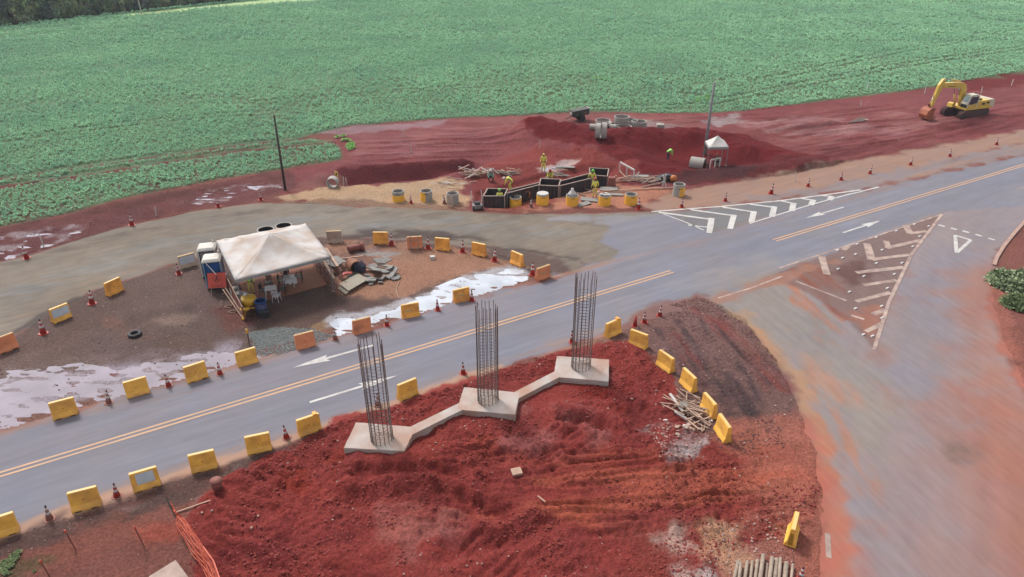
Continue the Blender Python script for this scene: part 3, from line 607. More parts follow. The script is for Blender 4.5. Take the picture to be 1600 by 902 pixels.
for l in ([(1029, 332), (1114.5, 343.6)], [(1079, 328), (1149, 337.7)], [(1129, 324), (1180, 332)], [(1171.5, 319.4), (1212, 324.6)], [(1219, 314), (1241.5, 318.7)], [(1250, 310), (1272.5, 313.5)], [(1282, 305.6), (1301, 307.5)]):
    mk(l, .30, z=MZ + .003, name='chevron')
for l in ([(1112, 341), (1108, 364.5)], [(1147, 336), (1140.6, 358)], [(1178, 330.5), (1174, 348)], [(1210, 323), (1206, 339)], [(1240, 317.5), (1237, 330)], [(1271, 312.5), (1267, 321)], [(1300, 307), (1296, 313)]):
    mk(l, .50, z=MZ + .006, name='chevron')
mk([(1036, 334.6), (1070, 347), (1100, 360)], .14); mk([(1075, 352), (1112, 356)], .2)
G_ = lambda l: [(1200 + x * .255, 330 + y * .255) for x, y in l]
mk(G_([(70, 350), (1065, 20)]), .18, 'paint_b', z=MZ + .004); mk(G_([(1065, 20), (880, 265), (740, 560), (650, 850)]), .24, 'paint_b', z=MZ + .008)
mk(G_([(170, 430), (480, 550)]), .2, 'paint_b')
for l, w_ in (([(975, 125), (865, 138)], .42), ([(940, 178), (725, 228)], .45), ([(870, 268), (635, 298)], .45), ([(835, 345), (540, 378)], .45), ([(790, 425), (585, 455)], .42), ([(750, 500), (540, 555)], .4), ([(725, 605), (640, 635)], .4), ([(700, 690), (600, 740)], .35), ([(510, 640), (590, 665)], .25)):
    mk(G_(l), w_, 'paint_b', z=MZ + .002, name='chevron')
for l, w_ in (([(872, 140), (845, 90)], .55), ([(722, 183), (740, 228)], .5), ([(635, 300), (606, 200)], .62), ([(328, 275), (360, 390)], .5), ([(465, 240), (490, 214)], .4)):
    mk(G_(l), w_, 'paint_b', z=MZ + .005, name='chevron')
for x, y in ((1471, 353), (1490.5, 358), (1509, 362.5), (1529, 368), (1549, 374)):
    mk([(x - 5, y - 1.4), (x + 5, y + 1.4)], .3, 'paint', r_jun, name='give_way_dash')
_y = [(1492.5, 368), (1517, 375.5), (1494.5, 395.5)]
for a_, b_ in ((0, 1), (1, 2), (2, 0)): mk([_y[a_], _y[b_]], .28, 'paint', r_jun, z=MZ + .003 * a_, name='give_way_triangle')
mk([(1293, 834), (1295, 872)], .24, 'paint_b', r_jun); mk([(1122, 466), (1175, 450), (1222, 432)], .16, 'paint_b', r_jun); mk([(1588, 295), (1602, 293)], .2, 'paint_b')
M['conc'] = mat('pale_concrete', (206, 194, 188), .85, var=.12, dust=.75, dustcol=CC(192, 152, 132), scale=1.3, bump=.25)
M['kerb'] = mat('dusty_kerb', (196, 160, 146), .9, var=.12, scale=2)
kb = wp([(1640, 318), (1603, 345), (1585, 365), (1568, 386), (1557, 404), (1553, 416)])
for a_, b_ in zip(kb, kb[1:]):
    n_ = max(1, int((b_ - a_).length / 1.2))
    for i in range(n_): MB().bar(a_.lerp(b_, (i + .01) / n_) + Vector((0, 0, .03)), a_.lerp(b_, (i + .98) / n_) + Vector((0, 0, .03)), .26, .2).build('kerb_stone', M['kerb'], r_jun)

# puddles
def water_mat(name, rgb, rough):
    m = bpy.data.materials.new(name); m.use_nodes = True; t = m.node_tree; b = t.nodes['Principled BSDF']
    b.inputs['Base Color'].default_value = CC(*rgb) + (1,); b.inputs['Roughness'].default_value = rough; b.inputs['Specular IOR Level'].default_value = .6; b.inputs['IOR'].default_value = 1.36
    n = t.nodes.new('ShaderNodeTexNoise'); n.inputs['Scale'].default_value = 3; bp = t.nodes.new('ShaderNodeBump'); bp.inputs['Distance'].default_value = .002
    tc = t.nodes.new('ShaderNodeTexCoord'); t.links.new(tc.outputs['Object'], n.inputs['Vector']); t.links.new(n.outputs['Fac'], bp.inputs['Height']); t.links.new(bp.outputs[0], b.inputs['Normal'])
    n2 = t.nodes.new('ShaderNodeTexNoise'); n2.inputs['Scale'].default_value = .5; n2.inputs['Detail'].default_value = 5; t.links.new(tc.outputs['Object'], n2.inputs['Vector'])
    r = t.nodes.new('ShaderNodeValToRGB'); c = CC(*rgb); r.color_ramp.elements[0].color = tuple(v * .8 for v in c) + (1,); r.color_ramp.elements[1].color = tuple(min(1, v * 1.15) for v in c) + (1,)
    r.color_ramp.elements[0].position = .35; r.color_ramp.elements[1].position = .65
    t.links.new(n2.outputs['Fac'], r.inputs['Fac']); t.links.new(r.outputs['Color'], b.inputs['Base Color'])
    return m
M['water'] = water_mat('silty_sky_puddle_water', (214, 220, 232), .06); M['water2'] = water_mat('muddy_puddle_water', (156, 142, 156), .08)  # the paler water holds silt and a painted sky reflection in its colour
for pl, lv, m in ((PUD_A, -.022, 'water'), (PUD_B, -.037, 'water2'), (PUD_D, -.062, 'water2'), (PUD_E, -.066, 'water2'), (PUD_F, -.03, 'water2')):
    c = sum(pl, Vector()) / len(pl)
    tag(MB().add([tuple((c + (p - c) * 1.02).xy) + (lv,) for p in pl], [tuple(range(len(pl)))]).build('puddle', M[m]), kind='structure')

# ------------------------------------------------------------------ crop, forest, loose earth
def leafmat(name, a, b, rough=.6, scale=.25, k=KAL, ctr=(.35, .65)):
    m = bpy.data.materials.new(name); m.use_nodes = True; t = m.node_tree; p = t.nodes['Principled BSDF']
    g = t.nodes.new('ShaderNodeNewGeometry'); n = t.nodes.new('ShaderNodeTexNoise'); n.inputs['Scale'].default_value = scale; n.inputs['Detail'].default_value = 4
    t.links.new(g.outputs['Position'], n.inputs['Vector'])
    n2 = t.nodes.new('ShaderNodeTexNoise'); n2.inputs['Scale'].default_value = scale * 9; t.links.new(g.outputs['Position'], n2.inputs['Vector'])
    ad = t.nodes.new('ShaderNodeMath'); ad.operation = 'ADD'; t.links.new(n.outputs['Fac'], ad.inputs[0]); t.links.new(n2.outputs['Fac'], ad.inputs[1])
    ml = t.nodes.new('ShaderNodeMath'); ml.operation = 'MULTIPLY'; ml.inputs[1].default_value = .5; t.links.new(ad.outputs[0], ml.inputs[0])
    r = t.nodes.new('ShaderNodeValToRGB'); r.color_ramp.elements[0].position = ctr[0]; r.color_ramp.elements[1].position = ctr[1]
    r.color_ramp.elements[0].color = CC(*a, k=k) + (1,); r.color_ramp.elements[1].color = CC(*b, k=k) + (1,)
    t.links.new(ml.outputs[0], r.inputs['Fac']); t.links.new(r.outputs['Color'], p.inputs['Base Color']); p.inputs['Roughness'].default_value = rough; p.inputs['Specular IOR Level'].default_value = .10
    return m
M['crop'] = leafmat('crop_leaves', (134, 184, 150), (170, 218, 170), scale=.06, k=.75)
M['leaf_d'] = leafmat('forest_leaves', (66, 88, 96), (160, 184, 128), scale=.2, k=.62, ctr=(.42, .6))
M['leaf_l'] = leafmat('light_forest_leaves', (90, 112, 98), (208, 214, 160), scale=.2, k=.66, ctr=(.42, .6))
M['bush'] = leafmat('bush_leaves', (104, 122, 88), (178, 192, 150), scale=.9, k=.6)
M['weed'] = leafmat('weed_leaves', (104, 160, 78), (150, 200, 110), scale=.9, k=.7)
M['grass'] = leafmat('verge_grass', (104, 122, 84), (140, 156, 108), scale=.9)
M['bark'] = mat('bark', (92, 78, 68), .9)
def leaf_tuft(n, r, h, seed, lw=.10):
    q = random.Random(seed); mb = MB()
    for i in range(n):
        a = 2 * PI * (i + q.random() * .7) / n; L = r * q.uniform(.6, 1.1); z1 = h * q.uniform(.5, 1.1); b = Vector((math.cos(a), math.sin(a), 0)); s = Vector((-b.y, b.x, 0)) * lw
        p0 = Vector((0, 0, h * .25)) + b * L * .15; p1 = b * L * .6 + Vector((0, 0, z1)); p2 = b * L * 1.1 + Vector((0, 0, z1 * q.uniform(.5, .95)))
        mb.add([p0 - s * .3, p0 + s * .3, p1 + s, p1 - s, p2], [(0, 1, 2, 3), (3, 2, 4)])
    return mb
def scatter(name, pts, scl, protos, kind='stuff', yaw_seed=1):
    """one object that sows copies of a few small meshes on points (geometry nodes)"""
    outs = []
    rs = np.random.RandomState(yaw_seed); which = rs.randint(0, len(protos), len(pts))
    me = bpy.data.meshes.new(name); me.vertices.add(len(pts)); me.vertices.foreach_set('co', np.asarray(pts, np.float32).ravel())
    for nm, tp, val in (('scl', 'FLOAT', scl), ('yaw', 'FLOAT', rs.rand(len(pts)) * 6.283), ('pick', 'INT', which)):
        a = me.attributes.new(nm, tp, 'POINT'); a.data.foreach_set('value', np.asarray(val, np.float32 if tp == 'FLOAT' else np.int32))
    for p in protos:
        me.materials.append(p.data.materials[0])
    o = bpy.data.objects.new(name, me); link(o); tag(o, kind=kind)
    ng = bpy.data.node_groups.new(name + '_sow', 'GeometryNodeTree')
    ng.interface.new_socket('Geometry', in_out='INPUT', socket_type='NodeSocketGeometry'); ng.interface.new_socket('Geometry', in_out='OUTPUT', socket_type='NodeSocketGeometry')
    gi = ng.nodes.new('NodeGroupInput'); go = ng.nodes.new('NodeGroupOutput')
    gti = ng.nodes.new('GeometryNodeGeometryToInstance')
    for p in protos:
        oi = ng.nodes.new('GeometryNodeObjectInfo'); oi.inputs['Object'].default_value = p; ng.links.new(oi.outputs['Geometry'], gti.inputs[0])
    def attr(nm, tp):
        n = ng.nodes.new('GeometryNodeInputNamedAttribute'); n.data_type = tp; n.inputs['Name'].default_value = nm; return n.outputs['Attribute']
    iop = ng.nodes.new('GeometryNodeInstanceOnPoints'); iop.inputs['Pick Instance'].default_value = True
    cx = ng.nodes.new('ShaderNodeCombineXYZ'); ng.links.new(attr('yaw', 'FLOAT'), cx.inputs['Z'])
    ng.links.new(gi.outputs[0], iop.inputs['Points']); ng.links.new(gti.outputs[0], iop.inputs['Instance']); ng.links.new(attr('pick', 'INT'), iop.inputs['Instance Index'])
    ng.links.new(cx.outputs[0], iop.inputs['Rotation']); ng.links.new(attr('scl', 'FLOAT'), iop.inputs['Scale']); ng.links.new(iop.outputs[0], go.inputs[0])
    md = o.modifiers.new('sow', 'NODES'); md.node_group = ng
    return o
def proto(name, mb, m):
    return bpy.data.objects.new(name, mb.mesh(name, m))       # not linked: only sown
rs = np.random.RandomState(4)
def rows(y0, y1, dr, dp, jit):
    """points in drilled rows that run with the road"""
    c, s = math.cos(RY), math.sin(RY); ext = 420
    u = np.arange(-120, ext, dp); v = np.arange(-60, ext, dr); U, V = np.meshgrid(u, v); U = U.ravel() + rs.randn(U.size) * jit; V = V.ravel() + rs.randn(V.size) * jit * .6
    X = c * U - s * V - 20; Y = s * U + c * V + 30
    m = (Y > y0) & (Y <= y1) & (np.abs(X) < .72 * Y * 1.08 + 4)
    return X[m].astype(np.float32), Y[m].astype(np.float32)
CX_, CY_, CS_ = [], [], []
for y0, y1, dr, dp, jit, sc0 in ((50, 100, .46, .30, .10, .88), (100, 150, .60, .42, .16, 1.1), (150, 232, .80, .62, .22, 1.5)):
    x, y = rows(y0, y1, dr, dp, jit)
    d = sdist(FIELD, x, y); m = d < -.15 - .5 * (fbm(x, y, 1.2, 2, 8) - .3)
    x, y = x[m], y[m]
    bare = fbm(x, y, 9, 3, 66); dens = sst(.30, .42, bare) * .35 + .62
    edge = sst(-14, -1, sdist(FIELD, x, y)) * (x < 0) * (y < 90)
    dens = dens - .18 * edge * (fbm(x, y, 2, 3, 71) > .5)
    for tr, g, hw in ((wp([(-80, 302), (0, 294), (100, 278), (200, 264), (300, 247), (400, 234), (530, 222)]), 0, .95), (wp([(-80, 290), (0, 281), (100, 265), (200, 251), (300, 237), (400, 224), (500, 215)]), 0, .8),
                     (wp([(900, 172), (1080, 168), (1200, 145), (1400, 105), (1600, 76)]), 1.0, .35), (wp([(1180, 130), (1400, 82), (1600, 50)]), 1.0, .3), (wp([(560, 150), (700, 140), (900, 122)]), .9, .25),
                     (wp([(-20, 124), (80, 115), (180, 106)]), .9, .5), (wp([(-20, 64), (100, 52), (220, 44)]), 1.2, .6), (wp([(-20, 52), (60, 46), (120, 42)]), 1.0, .6), (wp([(0, 222), (120, 205), (300, 185), (420, 178)]), 1.0, .3)):
        d, s, t = ldist(tr, x, y); a = np.abs(np.abs(s) - g) if g else d
        dens = np.where((a < hw) & (d < g + 2), dens - .9, dens)
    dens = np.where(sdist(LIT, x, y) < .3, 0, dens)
    m = rs.rand(len(x)) < dens; x, y = x[m], y[m]
    CX_.append(x); CY_.append(y); CS_.append(sc0 * rs.uniform(.65, 1.35, len(x)) * (.9 + .5 * (fbm(x, y, 6, 3, 12) - .5)))
cx_ = np.concatenate(CX_); cy_ = np.concatenate(CY_); cs_ = np.concatenate(CS_)
cz_ = height(cx_, cy_)
scatter('crop_plants', np.stack([cx_, cy_, cz_], 1), cs_, [proto('crop_plant', leaf_tuft(8, .24, .34, i, .055), M['crop']) for i in range(4)])
# weeds
def weeds(name, regions, m, seed, n, r=.28, h=.3, smin=.5, smax=1.3):
    q = np.random.RandomState(seed); pts = []; ss = []
    for poly, cnt in regions:
        a = np.array([(p.x, p.y) for p in poly]); x = q.uniform(a[:, 0].min(), a[:, 0].max(), cnt * 3).astype(np.float32); y = q.uniform(a[:, 1].min(), a[:, 1].max(), cnt * 3).astype(np.float32)
        k = (sdist(poly, x, y) < 0) & (fbm(x, y, .8, 3, seed) > .45); x, y = x[k][:cnt], y[k][:cnt]; pts.append(np.stack([x, y, height(x, y)], 1)); ss.append(q.uniform(smin, smax, len(x)))
    return scatter(name, np.concatenate(pts), np.concatenate(ss), [proto(name + '_tuft', leaf_tuft(9, r, h, seed + i, .05), m) for i in range(3)])
weeds('weed_patch', [(wp([(525, 216), (540, 212), (556, 232), (545, 237), (535, 225)]), 120), (wp([(925, 118), (980, 128), (978, 132), (925, 123)]), 70), (wp([(1070, 152), (1110, 150), (1110, 160), (1080, 160)]), 30)], M['weed'], 31, 0, .34, .3, .6, 1.2)
weeds('grass_tufts', [(wp([(0, 885), (30, 862), (75, 852), (60, 875), (10, 900)]), 260), (wp([(90, 840), (110, 832), (108, 850), (95, 850)]), 40), (wp([(35, 878), (60, 870), (55, 895)]), 50)], M['grass'], 37, 0, .14, .13, .4, 1.0)
# loose clods
def clod(seed):
    q = random.Random(seed); bm = bmesh.new(); bmesh.ops.create_icosphere(bm, subdivisions=1, radius=.5)
    for v in bm.verts: v.co *= q.uniform(.65, 1.2); v.co.z *= .75
    me = bpy.data.meshes.new('clod'); bm.to_mesh(me); bm.free(); return me
def clods(name, m, seed, regions, smin, smax):
    ps = []
    for i in range(4):
        me = clod(seed + i); me.materials.append(m); ps.append(bpy.data.objects.new(name + '_lump', me))
    q = np.random.RandomState(seed); pts = []; ss = []
    for poly, cnt, th in regions:
        a = np.array([(p.x, p.y) for p in poly]); n = cnt * 5; x = q.uniform(a[:, 0].min(), a[:, 0].max(), n).astype(np.float32); y = q.uniform(a[:, 1].min(), a[:, 1].max(), n).astype(np.float32)
        f = fbm(x, y, 2.0, 4, seed + 5); k = (sdist(poly, x, y) < 0) & (q.rand(n) < sst(th, th + .22, f)); x, y = x[k][:cnt], y[k][:cnt]
        pts.append(np.stack([x, y, height(x, y) + .01], 1)); ss.append(smin + (smax - smin) * q.rand(len(x)) ** 3.2)
    return scatter(name, np.concatenate(pts), np.concatenate(ss), ps)
M['clod'] = mat('red_clod', (138, 56, 50), .95, var=.3, scale=9); M['pebble'] = mat('pale_pebble', (196, 160, 148), .85, var=.25, scale=9); M['grey_stone'] = mat('grey_gravel_stone', (138, 142, 142), .85, var=.35, scale=9)
M['dclod'] = mat('brown_clod', (100, 66, 66), .95, var=.3, scale=9)
clods('earth_clods', M['clod'], 51, [(MOUND, 13000, .42), (wp([(800, 200), (1100, 206), (1290, 250), (1200, 278), (1050, 290), (870, 240)]), 3000, .5)], .025, .17)
clods('brown_clods', M['dclod'], 56, [(DARKDIRT, 2600, .50), (ISLAND, 1500, .5), (VERGE, 2500, .4), (WORK, 2500, .5)], .03, .13)
clods('pale_stones', M['pebble'], 61, [(MOUND, 380, .45), (NL, 500, .4), (ISLAND, 400, .4), (DARKDIRT, 160, .4), (wp([(1100, 820), (1240, 800), (1240, 900), (1100, 900)]), 260, .3), (wp([(1010, 665), (1110, 670), (1100, 720), (1040, 730)]), 300, .3)], .05, .16)
clods('gravel_heap', M['grey_stone'], 71, [(wp([(390, 520), (430, 512), (480, 514), (520, 524), (520, 530), (470, 545), (420, 560), (400, 555)]), 3800, .22)], .05, .13)
clods('red_stones', M['dclod'], 75, [(wp([(1105, 800), (1240, 790), (1240, 900), (1110, 900)]), 260, .4)], .03, .10)

# forest beyond the crop: each tree has its own trunk and crown
def crown_mesh(name, seed, m, n=2600, rx=3.7, rz=4.9, leaf=.5):
    q = random.Random(seed); mb = MB(); lobes = []
    for i in range(26):
        a = q.uniform(0, 2 * PI); zz = q.uniform(-.85, 1); rr = math.sqrt(max(0.05, 1 - (zz * .9) ** 2)) * q.uniform(.45, .95)
        lobes.append((Vector((math.cos(a) * rr * rx, math.sin(a) * rr * rx, zz * rz * .8)), q.uniform(.8, 1.7)))
    for i in range(n):
        c, r = lobes[q.randrange(len(lobes))]
        d = Vector((q.gauss(0, 1), q.gauss(0, 1), q.gauss(.45, 1))).normalized(); p = c + d * r * q.uniform(.75, 1.08)
        s = leaf * q.uniform(.6, 1.4); nrm = (d + Vector((q.gauss(0, .5), q.gauss(0, .5), q.gauss(0, .5)))).normalized(); x = nrm.orthogonal().normalized(); x.rotate(Matrix.Rotation(q.uniform(0, 6), 3, nrm)); y = nrm.cross(x)
        mb.add([p - x * s * .5, p - y * s * .3 + nrm * .03, p + x * s * .5, p + y * s * .3 + nrm * .05], [(0, 1, 2, 3)])
    return mb.mesh(name, m)
def trunk_mesh(seed):
    q = random.Random(seed); mb = MB(); mb.tube([(0, 0, 0), (.1, .05, 2.2), (-.05, .1, 4.5), (0, 0, 7.5)], [.32, .25, .2, .08], 8)
    for i in range(7):
        a = q.uniform(0, 6.28); z0 = q.uniform(2.5, 5.5); L = q.uniform(1.6, 3); mb.tube([(0, 0, z0), (math.cos(a) * L * .6, math.sin(a) * L * .6, z0 + L * .6), (math.cos(a) * L, math.sin(a) * L, z0 + L * 1.2)], [.13, .08, .03], 6)
    return mb.mesh('trunk', M['bark'])
crowns = [crown_mesh('crown', 100 + i, M['leaf_d' if i % 3 else 'leaf_l']) for i in range(6)]
trunks = [trunk_mesh(i) for i in range(3)]
lineA, lineB = at(0, 42), at(380, 0); ld = (lineB - lineA).normalized(); ln = Vector((-ld.y, ld.x, 0))
q = random.Random(11); k = 0; desc_row = ['at the field edge', 'in the second row behind the field', 'in the third row behind the field', 'at the back of the wood']
for row_, (off, step, h0) in enumerate(((3.6, 3.9, .85), (8.5, 5.0, 1.15), (14.5, 6.4, 1.35), (21, 7.5, 1.5))):
    s = -30 - row_ * 4; idx = 0
    while s < 78 + row_ * 4:
        p = lineA + ld * (s + q.uniform(-1, 1)) + ln * (off + q.uniform(-1, 1)); s += step
        gap = 30 < s < 50 and row_ == 0
        hs = h0 * q.uniform(.8, 1.2) * (.55 if gap else 1)
        idx += 1; light = q.random() < .35; cm = crowns[(k * 5 + row_) % 6]
        t = empty('forest_tree', p, q.uniform(0, 6.28), group='trees of the wood beyond the crop', cat='tree')
        ordn = ['first', 'second', 'third', 'fourth', 'fifth', 'sixth', 'seventh', 'eighth', 'ninth', 'tenth', 'eleventh', 'twelfth', 'thirteenth', 'fourteenth', 'fifteenth', 'sixteenth', 'seventeenth', 'eighteenth', 'nineteenth', 'twentieth', 'twenty first', 'twenty second', 'twenty third', 'twenty fourth', 'twenty fifth', 'twenty sixth', 'twenty seventh', 'twenty eighth', 'twenty ninth', 'thirtieth', 'thirty first', 'thirty second', 'thirty third', 'thirty fourth', 'thirty fifth'][idx - 1]
        t['label'] = '%s %s, %s from the left' % ('low bushy tree' if hs < .8 else ('dark green tree' if cm.materials[0] is M['leaf_d'] else 'lighter olive tree'), desc_row[row_], ordn)
        inst('trunk', trunks[k % 3], t, scale=(hs, hs, hs)); inst('crown', cm, t, (0, 0, (3.6 if row_ == 0 else 5.0) * hs), (0, 0, q.uniform(0, 6)), (hs * 1.05, hs * 1.05, hs))
        k += 1
tag(MB().add([tuple(lineA - ld * 60 + ln * 1.0) , tuple(lineB + ld * 60 + ln * 1.0), tuple(lineB + ld * 60 + ln * 60), tuple(lineA - ld * 60 + ln * 60)], [(0, 1, 2, 3)]).build('forest_floor', mat('forest_floor_soil', (52, 58, 48), .95, scale=.3)), kind='structure').location.z = .02
weedsF = weeds('undergrowth', [([lineA - ld * 30 + ln * .6, lineB + ld * 30 + ln * .6, lineB + ld * 30 + ln * 5, lineA - ld * 30 + ln * 5], 900)], M['leaf_d'], 41, 0, .9, .9, .8, 2.0)

# ------------------------------------------------------------------ barriers
M['by'] = mat('yellow_barrier_paint', (252, 188, 80), .6, var=.14, dust=.45, dustcol=CC(206, 142, 82), scale=2.4, bump=.15)
M['bo'] = mat('amber_barrier_paint', (255, 176, 72), .6, var=.14, dust=.5, dustcol=CC(190, 112, 70), scale=2.4, bump=.15)
M['br'] = mat('orange_barrier_paint', (228, 140, 96), .65, var=.12, dust=.35, dustcol=CC(164, 92, 66), scale=1.6, bump=.15)
M['bg'] = mat('grey_barrier_face', (200, 208, 218), .8, var=.12, dust=.2, dustcol=CC(210, 190, 140), scale=2.5)
M['bb'] = mat('raw_barrier_concrete', (192, 168, 150), .85, var=.12, dust=.35, dustcol=CC(150, 110, 92), scale=2)
M['btop'] = mat('sunlit_top_yellow', (252, 214, 136), .6, var=.06, dust=.15, dustcol=CC(200, 160, 110), scale=2.5)  # brightness of the lit barrier tops, put into the colour
M['recess_shade'] = mat('shaded_recess_yellow', (190, 140, 40), .7)  # darker yellow plate paints the shade of the end recess
M['dark_spot'] = mat('dark_hollow', (70, 52, 44), .9)  # near-black; gives slots and holes their inner shade as colour
M['stripe'] = mat('scuffed_stripe_and_lit_top', (222, 190, 140), .8, var=.1, dust=.4, dustcol=CC(206, 150, 80), scale=5)
def barrier_mb(L=1.2, H=1.02):
    pr = [(-.26, 0), (.26, 0), (.26, .10), (.155, .34), (.10, H - .03), (.085, H), (-.085, H), (-.10, H - .03), (-.155, .34), (-.26, .10)]
    mb = MB(); mb.prism(pr, -L / 2, L / 2, lambda p, h: (h, p[0], p[1])); return mb
BARME = {k: barrier_mb().mesh('barrier_body', M[k]) for k in ('by', 'bo', 'br', 'bb')}
SLOTSHADEME = MB().box((0, 0, .028), (.26, .56, .062)).mesh('fork_slot_shade', M['dark_spot']); HOLESHADEME = MB().lathe([(.035, -.01), (.035, .012), (.02, .014)], 10, rot=Matrix.Rotation(R(90), 3, 'X')).mesh('drain_hole_shade', M['dark_spot'])
TOPME = {k: MB().box((0, 0, 0), (1.16, .15, .012)).mesh('lit_top_slab', M[m]) for k, m in (('by', 'btop'), ('bo', 'btop'), ('br', 'stripe'), ('bb', 'stripe'))}  # pale slabs paint the stronger light on the barrier tops
def barrier(bl, br_, kind, label, extra=None, group='road barriers', H=1.0, tilt=0):
    a = P(*bl); b = P(*br_); d = (b - a); d.z = 0; d.normalize(); n = Vector((-d.y, d.x, 0))
    if n.y < 0: n = -n
    c = (a + b) / 2 + n * .22; c.z = zt(c.x, c.y) if not inroad(c.x, c.y) else .01
    t = empty('road_barrier', c - Vector((0, 0, .02)), math.atan2(d.y, d.x), label, 'barrier', group); t.rotation_euler.x = R(tilt + rnd.uniform(-1.5, 1.5)); t.rotation_euler.y = R(rnd.uniform(-1.2, 1.2))
    bo = inst('barrier_body', BARME[kind], t, scale=(1, 1, H)); bv = bo.modifiers.new('bevel', 'BEVEL'); bv.width = .02; bv.segments = 2; bv.limit_method = 'ANGLE'
    inst('fork_slot_shade', SLOTSHADEME, t, (-.33, 0, -.002)); inst('fork_slot_shade', SLOTSHADEME, t, (.33, 0, -.002)); inst('drain_hole_shade', HOLESHADEME, t, (-.02, -.128, .55 * H), (R(7), 0, 0)); inst('lit_top_slab', TOPME[kind], t, (0, 0, 1.02 * H + .004))
    if extra == 'grey': MB().prism([(-.157, .36), (-.163, .36), (-.113, .93), (-.107, .93)], -.54, .54, lambda p, h: (h, p[0], p[1])).build('faded_panel', M['bg'], t)
    if extra == 'patch': MB().prism([(-.157, .36), (-.163, .36), (-.113, .95), (-.107, .95)], -.36, .42, lambda p, h: (h, p[0], p[1])).build('faded_panel', M['bg'], t)
    if extra == 'stripe': MB().prism([(-.140, .50), (-.148, .50), (-.138, .62), (-.130, .62)], -.38, .15, lambda p, h: (h, p[0], p[1])).build('pale_stripe', M['stripe'], t)
    if extra == 'slab': MB().prism([(-.142, .42), (-.150, .42), (-.120, .82), (-.112, .82)], -.1, .4, lambda p, h: (h, p[0], p[1])).build('mortar_stain', M['conc'], t)
    if extra == 'cap': MB().box((.38, .02, 1.07), (.2, .26, .09)).build('broken_lug', M['bo'], t)
    return t
BL = [((-15, 846), (27, 833), 'by', 'yellow barrier cut by the left picture edge, at the near side of the road', None),
 ((114.5, 803), (157, 791), 'by', 'large plain yellow barrier at the near roadside between the two dusty cones', None),
 ((209, 771), (252, 758), 'by', 'yellow barrier with a big faded white panel on its face', 'patch'),
 ((302, 741), (338, 731), 'by', 'plain yellow barrier just left of the dark pipe stub beside the road', None),
 ((388, 712), (424, 703), 'by', 'yellow barrier at the edge of the red heap, left of the small cone', None),
 ((470, 684), (502, 672), 'by', 'yellow barrier with a chipped top left of the leftmost steel cage', 'cap'),
 ((626, 628), (654, 616), 'by', 'yellow barrier beside the road between the left and middle steel cages', None),
 ((85, 657), (121, 647.5), 'by', 'leftmost yellow barrier on the far side of the road beside the lilac puddle', None),
 ((201, 622.5), (232.5, 614), 'by', 'second yellow barrier from the left on the far roadside, between two cones', None),
 ((296, 599), (324, 590), 'by', 'third yellow barrier on the far roadside, at the right end of the lilac puddle', None),
 ((374, 574), (402, 566), 'by', 'yellow barrier in front of the small yellow post and grey gravel', None),
 ((466, 547.5), (492.5, 541), 'br', 'dull orange barrier with a small pale mark at the right end of the gravel', None),
 ((556, 524), (579.5, 517.5), 'br', 'dull orange barrier in front of the white puddle', None),
 ((631, 499), (654.5, 494), 'bo', 'yellow barrier with a scraped stripe at the middle of the white puddle', 'stripe'),
 ((712, 475), (734, 470), 'bo', 'amber barrier with a scraped stripe beside a cone at the right end of the puddle', 'stripe'),
 ((839, 440.5), (861, 432.5), 'br', 'tilted orange barrier at the far right tip of the island', 'stripe'),
 ((-3, 555), (31, 542), 'br', 'orange barrier at the left picture edge beside the gravel detour', None),
 ((86, 506), (112.5, 495), 'by', 'barrier with a white face and yellow rim at the left side of the island', 'grey'),
 ((170, 464.5), (196, 452.5), 'bo', 'orange barrier beside the gravel detour left of the tent and toilets', None),
 ((285, 421), (305.5, 415), 'bb', 'grey and white barrier just left of the blue toilet', 'grey'),
 ((514, 381), (532.5, 380), 'bb', 'bare beige barrier with a round mortar blotch behind the tent', 'slab'),
 ((584.5, 382.5), (605, 382.5), 'bo', 'amber barrier right of the red clay pipe', None),
 ((637.5, 390), (660, 389), 'br', 'orange barrier with a wooden frame leaning on it', None),
 ((680, 391), (701, 393), 'bo', 'amber barrier right of the one with the leaning wooden frame', None),
 ((736, 397.5), (757, 403), 'bo', 'amber barrier at the island edge between two cones above the puddle', None),
 ((796, 410.5), (814, 419), 'bo', 'amber barrier turned sideways near the right tip of the island', None),
 ((951, 529), (971, 520), 'by', 'yellow barrier with an orange lug at the top end of the red heap', 'cap'),
 ((984, 536), (1005, 546), 'by', 'first yellow barrier of the curved row right of the red heap, below the cones', None),
 ((1025, 570), (1045, 584), 'by', 'second yellow barrier of the curved row down the dark dirt slope', None),
 ((1060, 597), (1080, 616), 'by', 'third yellow barrier of the curved row, above the wood scraps', None),
 ((1092, 636), (1111, 658), 'by', 'fourth yellow barrier of the curved row, touching the wood scraps', None),
 ((1113, 668), (1132, 696), 'by', 'lowest yellow barrier of the curved row beside the wood scraps', None)]
for a_, b_, kd, lb, ex in BL: barrier(a_, b_, kd, lb, ex, tilt=(8 if 'tilted' in lb else 0))
_b = P(1233, 855); _t = empty('road_barrier', _b + Vector((.28, .54, 0)), R(63), 'lone yellow barrier standing end-on beside the log pile', 'barrier', 'road barriers')
bo = inst('barrier_body', BARME['by'], _t); bv = bo.modifiers.new('bevel', 'BEVEL'); bv.width = .02; bv.segments = 2; bv.limit_method = 'ANGLE'
inst('fork_slot_shade', SLOTSHADEME, _t, (-.33, 0, -.002)); inst('fork_slot_shade', SLOTSHADEME, _t, (.33, 0, -.002)); inst('lit_top_slab', TOPME['by'], _t, (0, 0, 1.024)); MB().prism([(-.11, .12), (.11, .12), (.07, .8), (-.07, .8)], -.605, -.6, lambda p, h: (h, p[0], p[1])).build('end_recess_shade', M['recess_shade'], _t)

